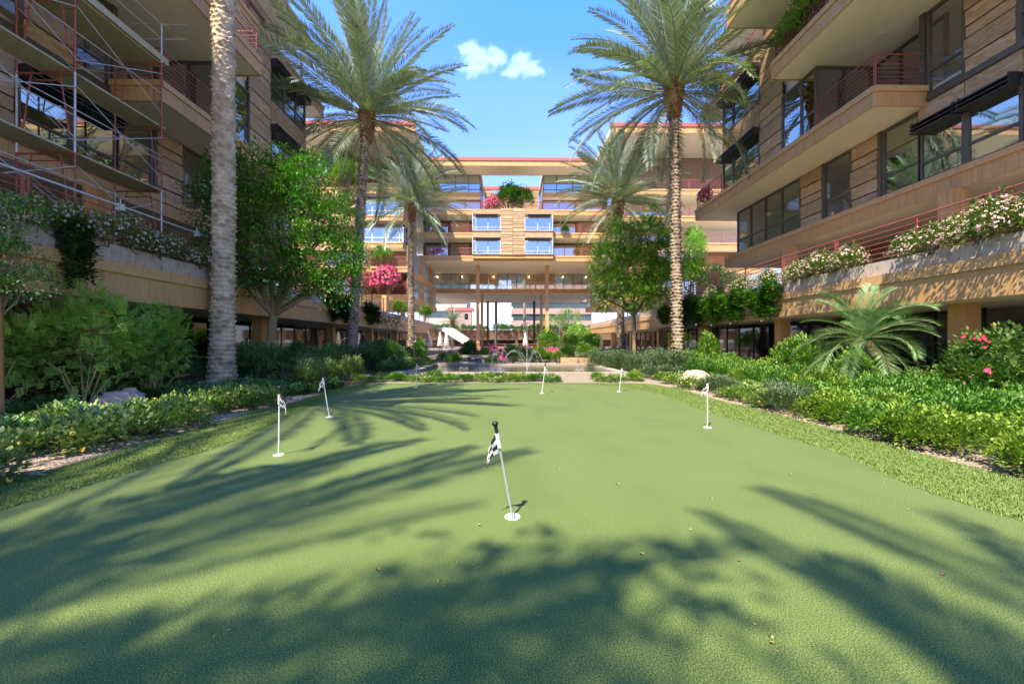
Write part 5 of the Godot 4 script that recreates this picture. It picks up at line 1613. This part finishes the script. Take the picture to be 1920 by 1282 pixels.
	for q in [[10.75, -8.2, 1.3, "flowering shrub in the right planter at the picture's edge"], [10.7, -9.4, 1.35, "flowering shrub in the right planter above the crimson bush"], [10.7, -10.5, 1.2, "flowering shrub in the right planter, end of the nearest clump"], [10.7, -13.1, 1.15, "flowering shrub in the right planter above the dwarf palm"], [10.7, -14.3, 1.25, "flowering shrub in the right planter, middle of the second clump"], [10.7, -15.5, 1.1, "flowering shrub in the right planter next to the ivy"], [10.65, -17.2, 1.1, "flowering shrub in the right planter above the broad ivy"], [10.65, -19.0, 1.1, "flowering shrub in the right planter between the ivy masses"], [10.65, -21.5, 1.1, "flowering shrub in the right planter behind the palm trunk"], [10.65, -26.5, 1.2, "flowering shrub in the right planter beside the feathery tree"]]:
		shrub("bloom%d" % (r.randi() % 2), "flowering_shrub", q[3], "shrub", Vector3(q[0] - signf(q[0]) * 0.12, top, q[1]), -PI / 2 + r.randfn(0, 0.3), Vector3(q[2] * 0.98, q[2] * 1.15, q[2] * 1.0), "flowering shrubs in the terrace planters")
	# ivy over the planter faces
	for q in [[-1, -8.95, 0.5, 1.05, 0, "narrow ivy trail hanging over the left planter"], [-1, -22.4, 1.6, 1.1, 0, "ivy curtain over the left planter nearest the leaning palm trunk"], [-1, -24.2, 1.4, 1.1, 0, "ivy curtain over the left planter behind the leaning palm trunk"], [-1, -28.5, 2.6, 1.05, 0, "broad ivy curtain over the far left planter"], [1, -17.3, 2.2, 1.3, 1, "square bright ivy curtain on the right planter"], [1, -19.6, 2.0, 1.32, 1, "broad bright ivy mass left of the square curtain"], [1, -21.4, 1.9, 1.32, 1, "ivy mass on the right planter just right of the palm trunk"], [1, -23.2, 2.0, 1.32, 0, "dark ivy mass behind the right palm trunk"], [1, -25.0, 1.8, 1.3, 0, "dark ivy curtain left of the right palm trunk"], [1, -28.0, 1.4, 1.1, 1, "small bright ivy trail on the far right planter"]]:
		var s: int = q[0]
		shrub("ivy%d" % q[4], "ivy", q[5], "climber", Vector3(CX + s * 9.76, 3.78, q[1]), 0.0 if s < 0 else PI, Vector3(2.0, q[3], q[2]), "ivy hanging over the terrace planters")
	# balcony and roof planting
	for q in [[11.6, 9.5, -24.8, "bougainvillea", 0.55, "pink bougainvillea at the far balcony corner on the right block"], [10.85, 12.5, -14.9, "lime", 1.35, "yellow-green vine over the upper right balcony rail"], [10.85, 12.5, -16.0, "lime", 1.3, "yellow-green vine at the end of the upper right balcony"], [12.3, 15.5, -24.5, "hibiscus", 0.9, "red-flowered vine on the far upper terrace at right"], [12.3, 14.6, -25.5, "bushy", 1.2, "green vine hanging below the far upper terrace at right"], [-9.6, 12.5, -12.6, "bushy", 0.8, "green plant over the upper left balcony edge"], [0.2, 18.5, -56.4, "bushy", 3.6, "large green bush on the middle roof terrace"], [2.0, 18.5, -56.3, "bushy", 3.2, "second green bush on the middle roof terrace"], [-2.0, 18.5, -56.2, "bougainvillea", 1.3, "red bougainvillea on the middle roof terrace"], [-9.6, 15.5, -55.6, "bushy", 2.2, "dark plant hanging at the left end of the upper balcony"], [-9.0, 12.5, -55.8, "bougainvillea", 0.8, "pink plant on the lower left balcony"], [7.6, 15.3, -55.2, "bushy", 1.2, "round green plant on the right balcony edge"], [9.2, 12.5, -55.8, "lime", 1.1, "pale plant behind the lower right balcony rail"], [-13.3, 9.5, -45.6, "lime", 2.0, "yellow-green bush on the left wing's balcony"], [-12.6, 6.4, -45.4, "bougainvillea", 2.0, "large pink bougainvillea on the left wing's lower balcony"], [-15.0, 6.4, -45.3, "bougainvillea", 1.7, "pink bougainvillea farther left on the lower balcony"], [-17.5, 17.9, -47.2, "lime", 3.4, "yellow-green vine hanging from the left wing's top terrace"], [-14.8, 18.3, -48.2, "bushy", 3.0, "dark climbing plant on the left wing's top terrace"], [-19.0, 18.4, -49.0, "bushy", 4.2, "tall dark climber in the left wing's top recess"], [16.0, 6.4, -44.0, "bushy", 3.4, "mass of green shrubs on the right wing's lower terrace"], [18.5, 6.4, -43.0, "lime", 3.6, "pale green shrub mass on the right wing's lower terrace"], [20.5, 6.4, -41.5, "grey", 4.0, "grey-green shrub mass beside the right block"], [19.0, 9.0, -42.5, "feather0", 1.6, "feathery plant above the right wing's shrub mass"], [18.0, 12.5, -47.2, "lime", 1.6, "trailing vine along the right wing's rail"], [20.5, 12.5, -47.2, "lime", 1.6, "trailing vine at the right end of the wing's rail"], [-8.4, 3.55, -44.0, "lime", 1.5, "pale bush on the far left terrace planter"], [-9.2, 3.55, -36.5, "lime", 1.3, "pale bush in the left planter between the palm trunks"]]:
		shrub(q[3], "terrace_plant", q[5], "plant", Vector3(q[0], q[1], q[2]), r.randf() * TAU, Vector3.ONE * q[4])
	for i in 16:
		shrub("dark0", "parapet_plant", "dark spiky plant on the parapet beyond the gateway, %s from the left" % ORD[i], "plant", Vector3(-20 + i * 2.6 + r.randfn(0, 0.4), 4.05, -96.2), r.randf() * TAU, Vector3.ONE * r.randf_range(2.2, 3.6), "plants on the far parapet")
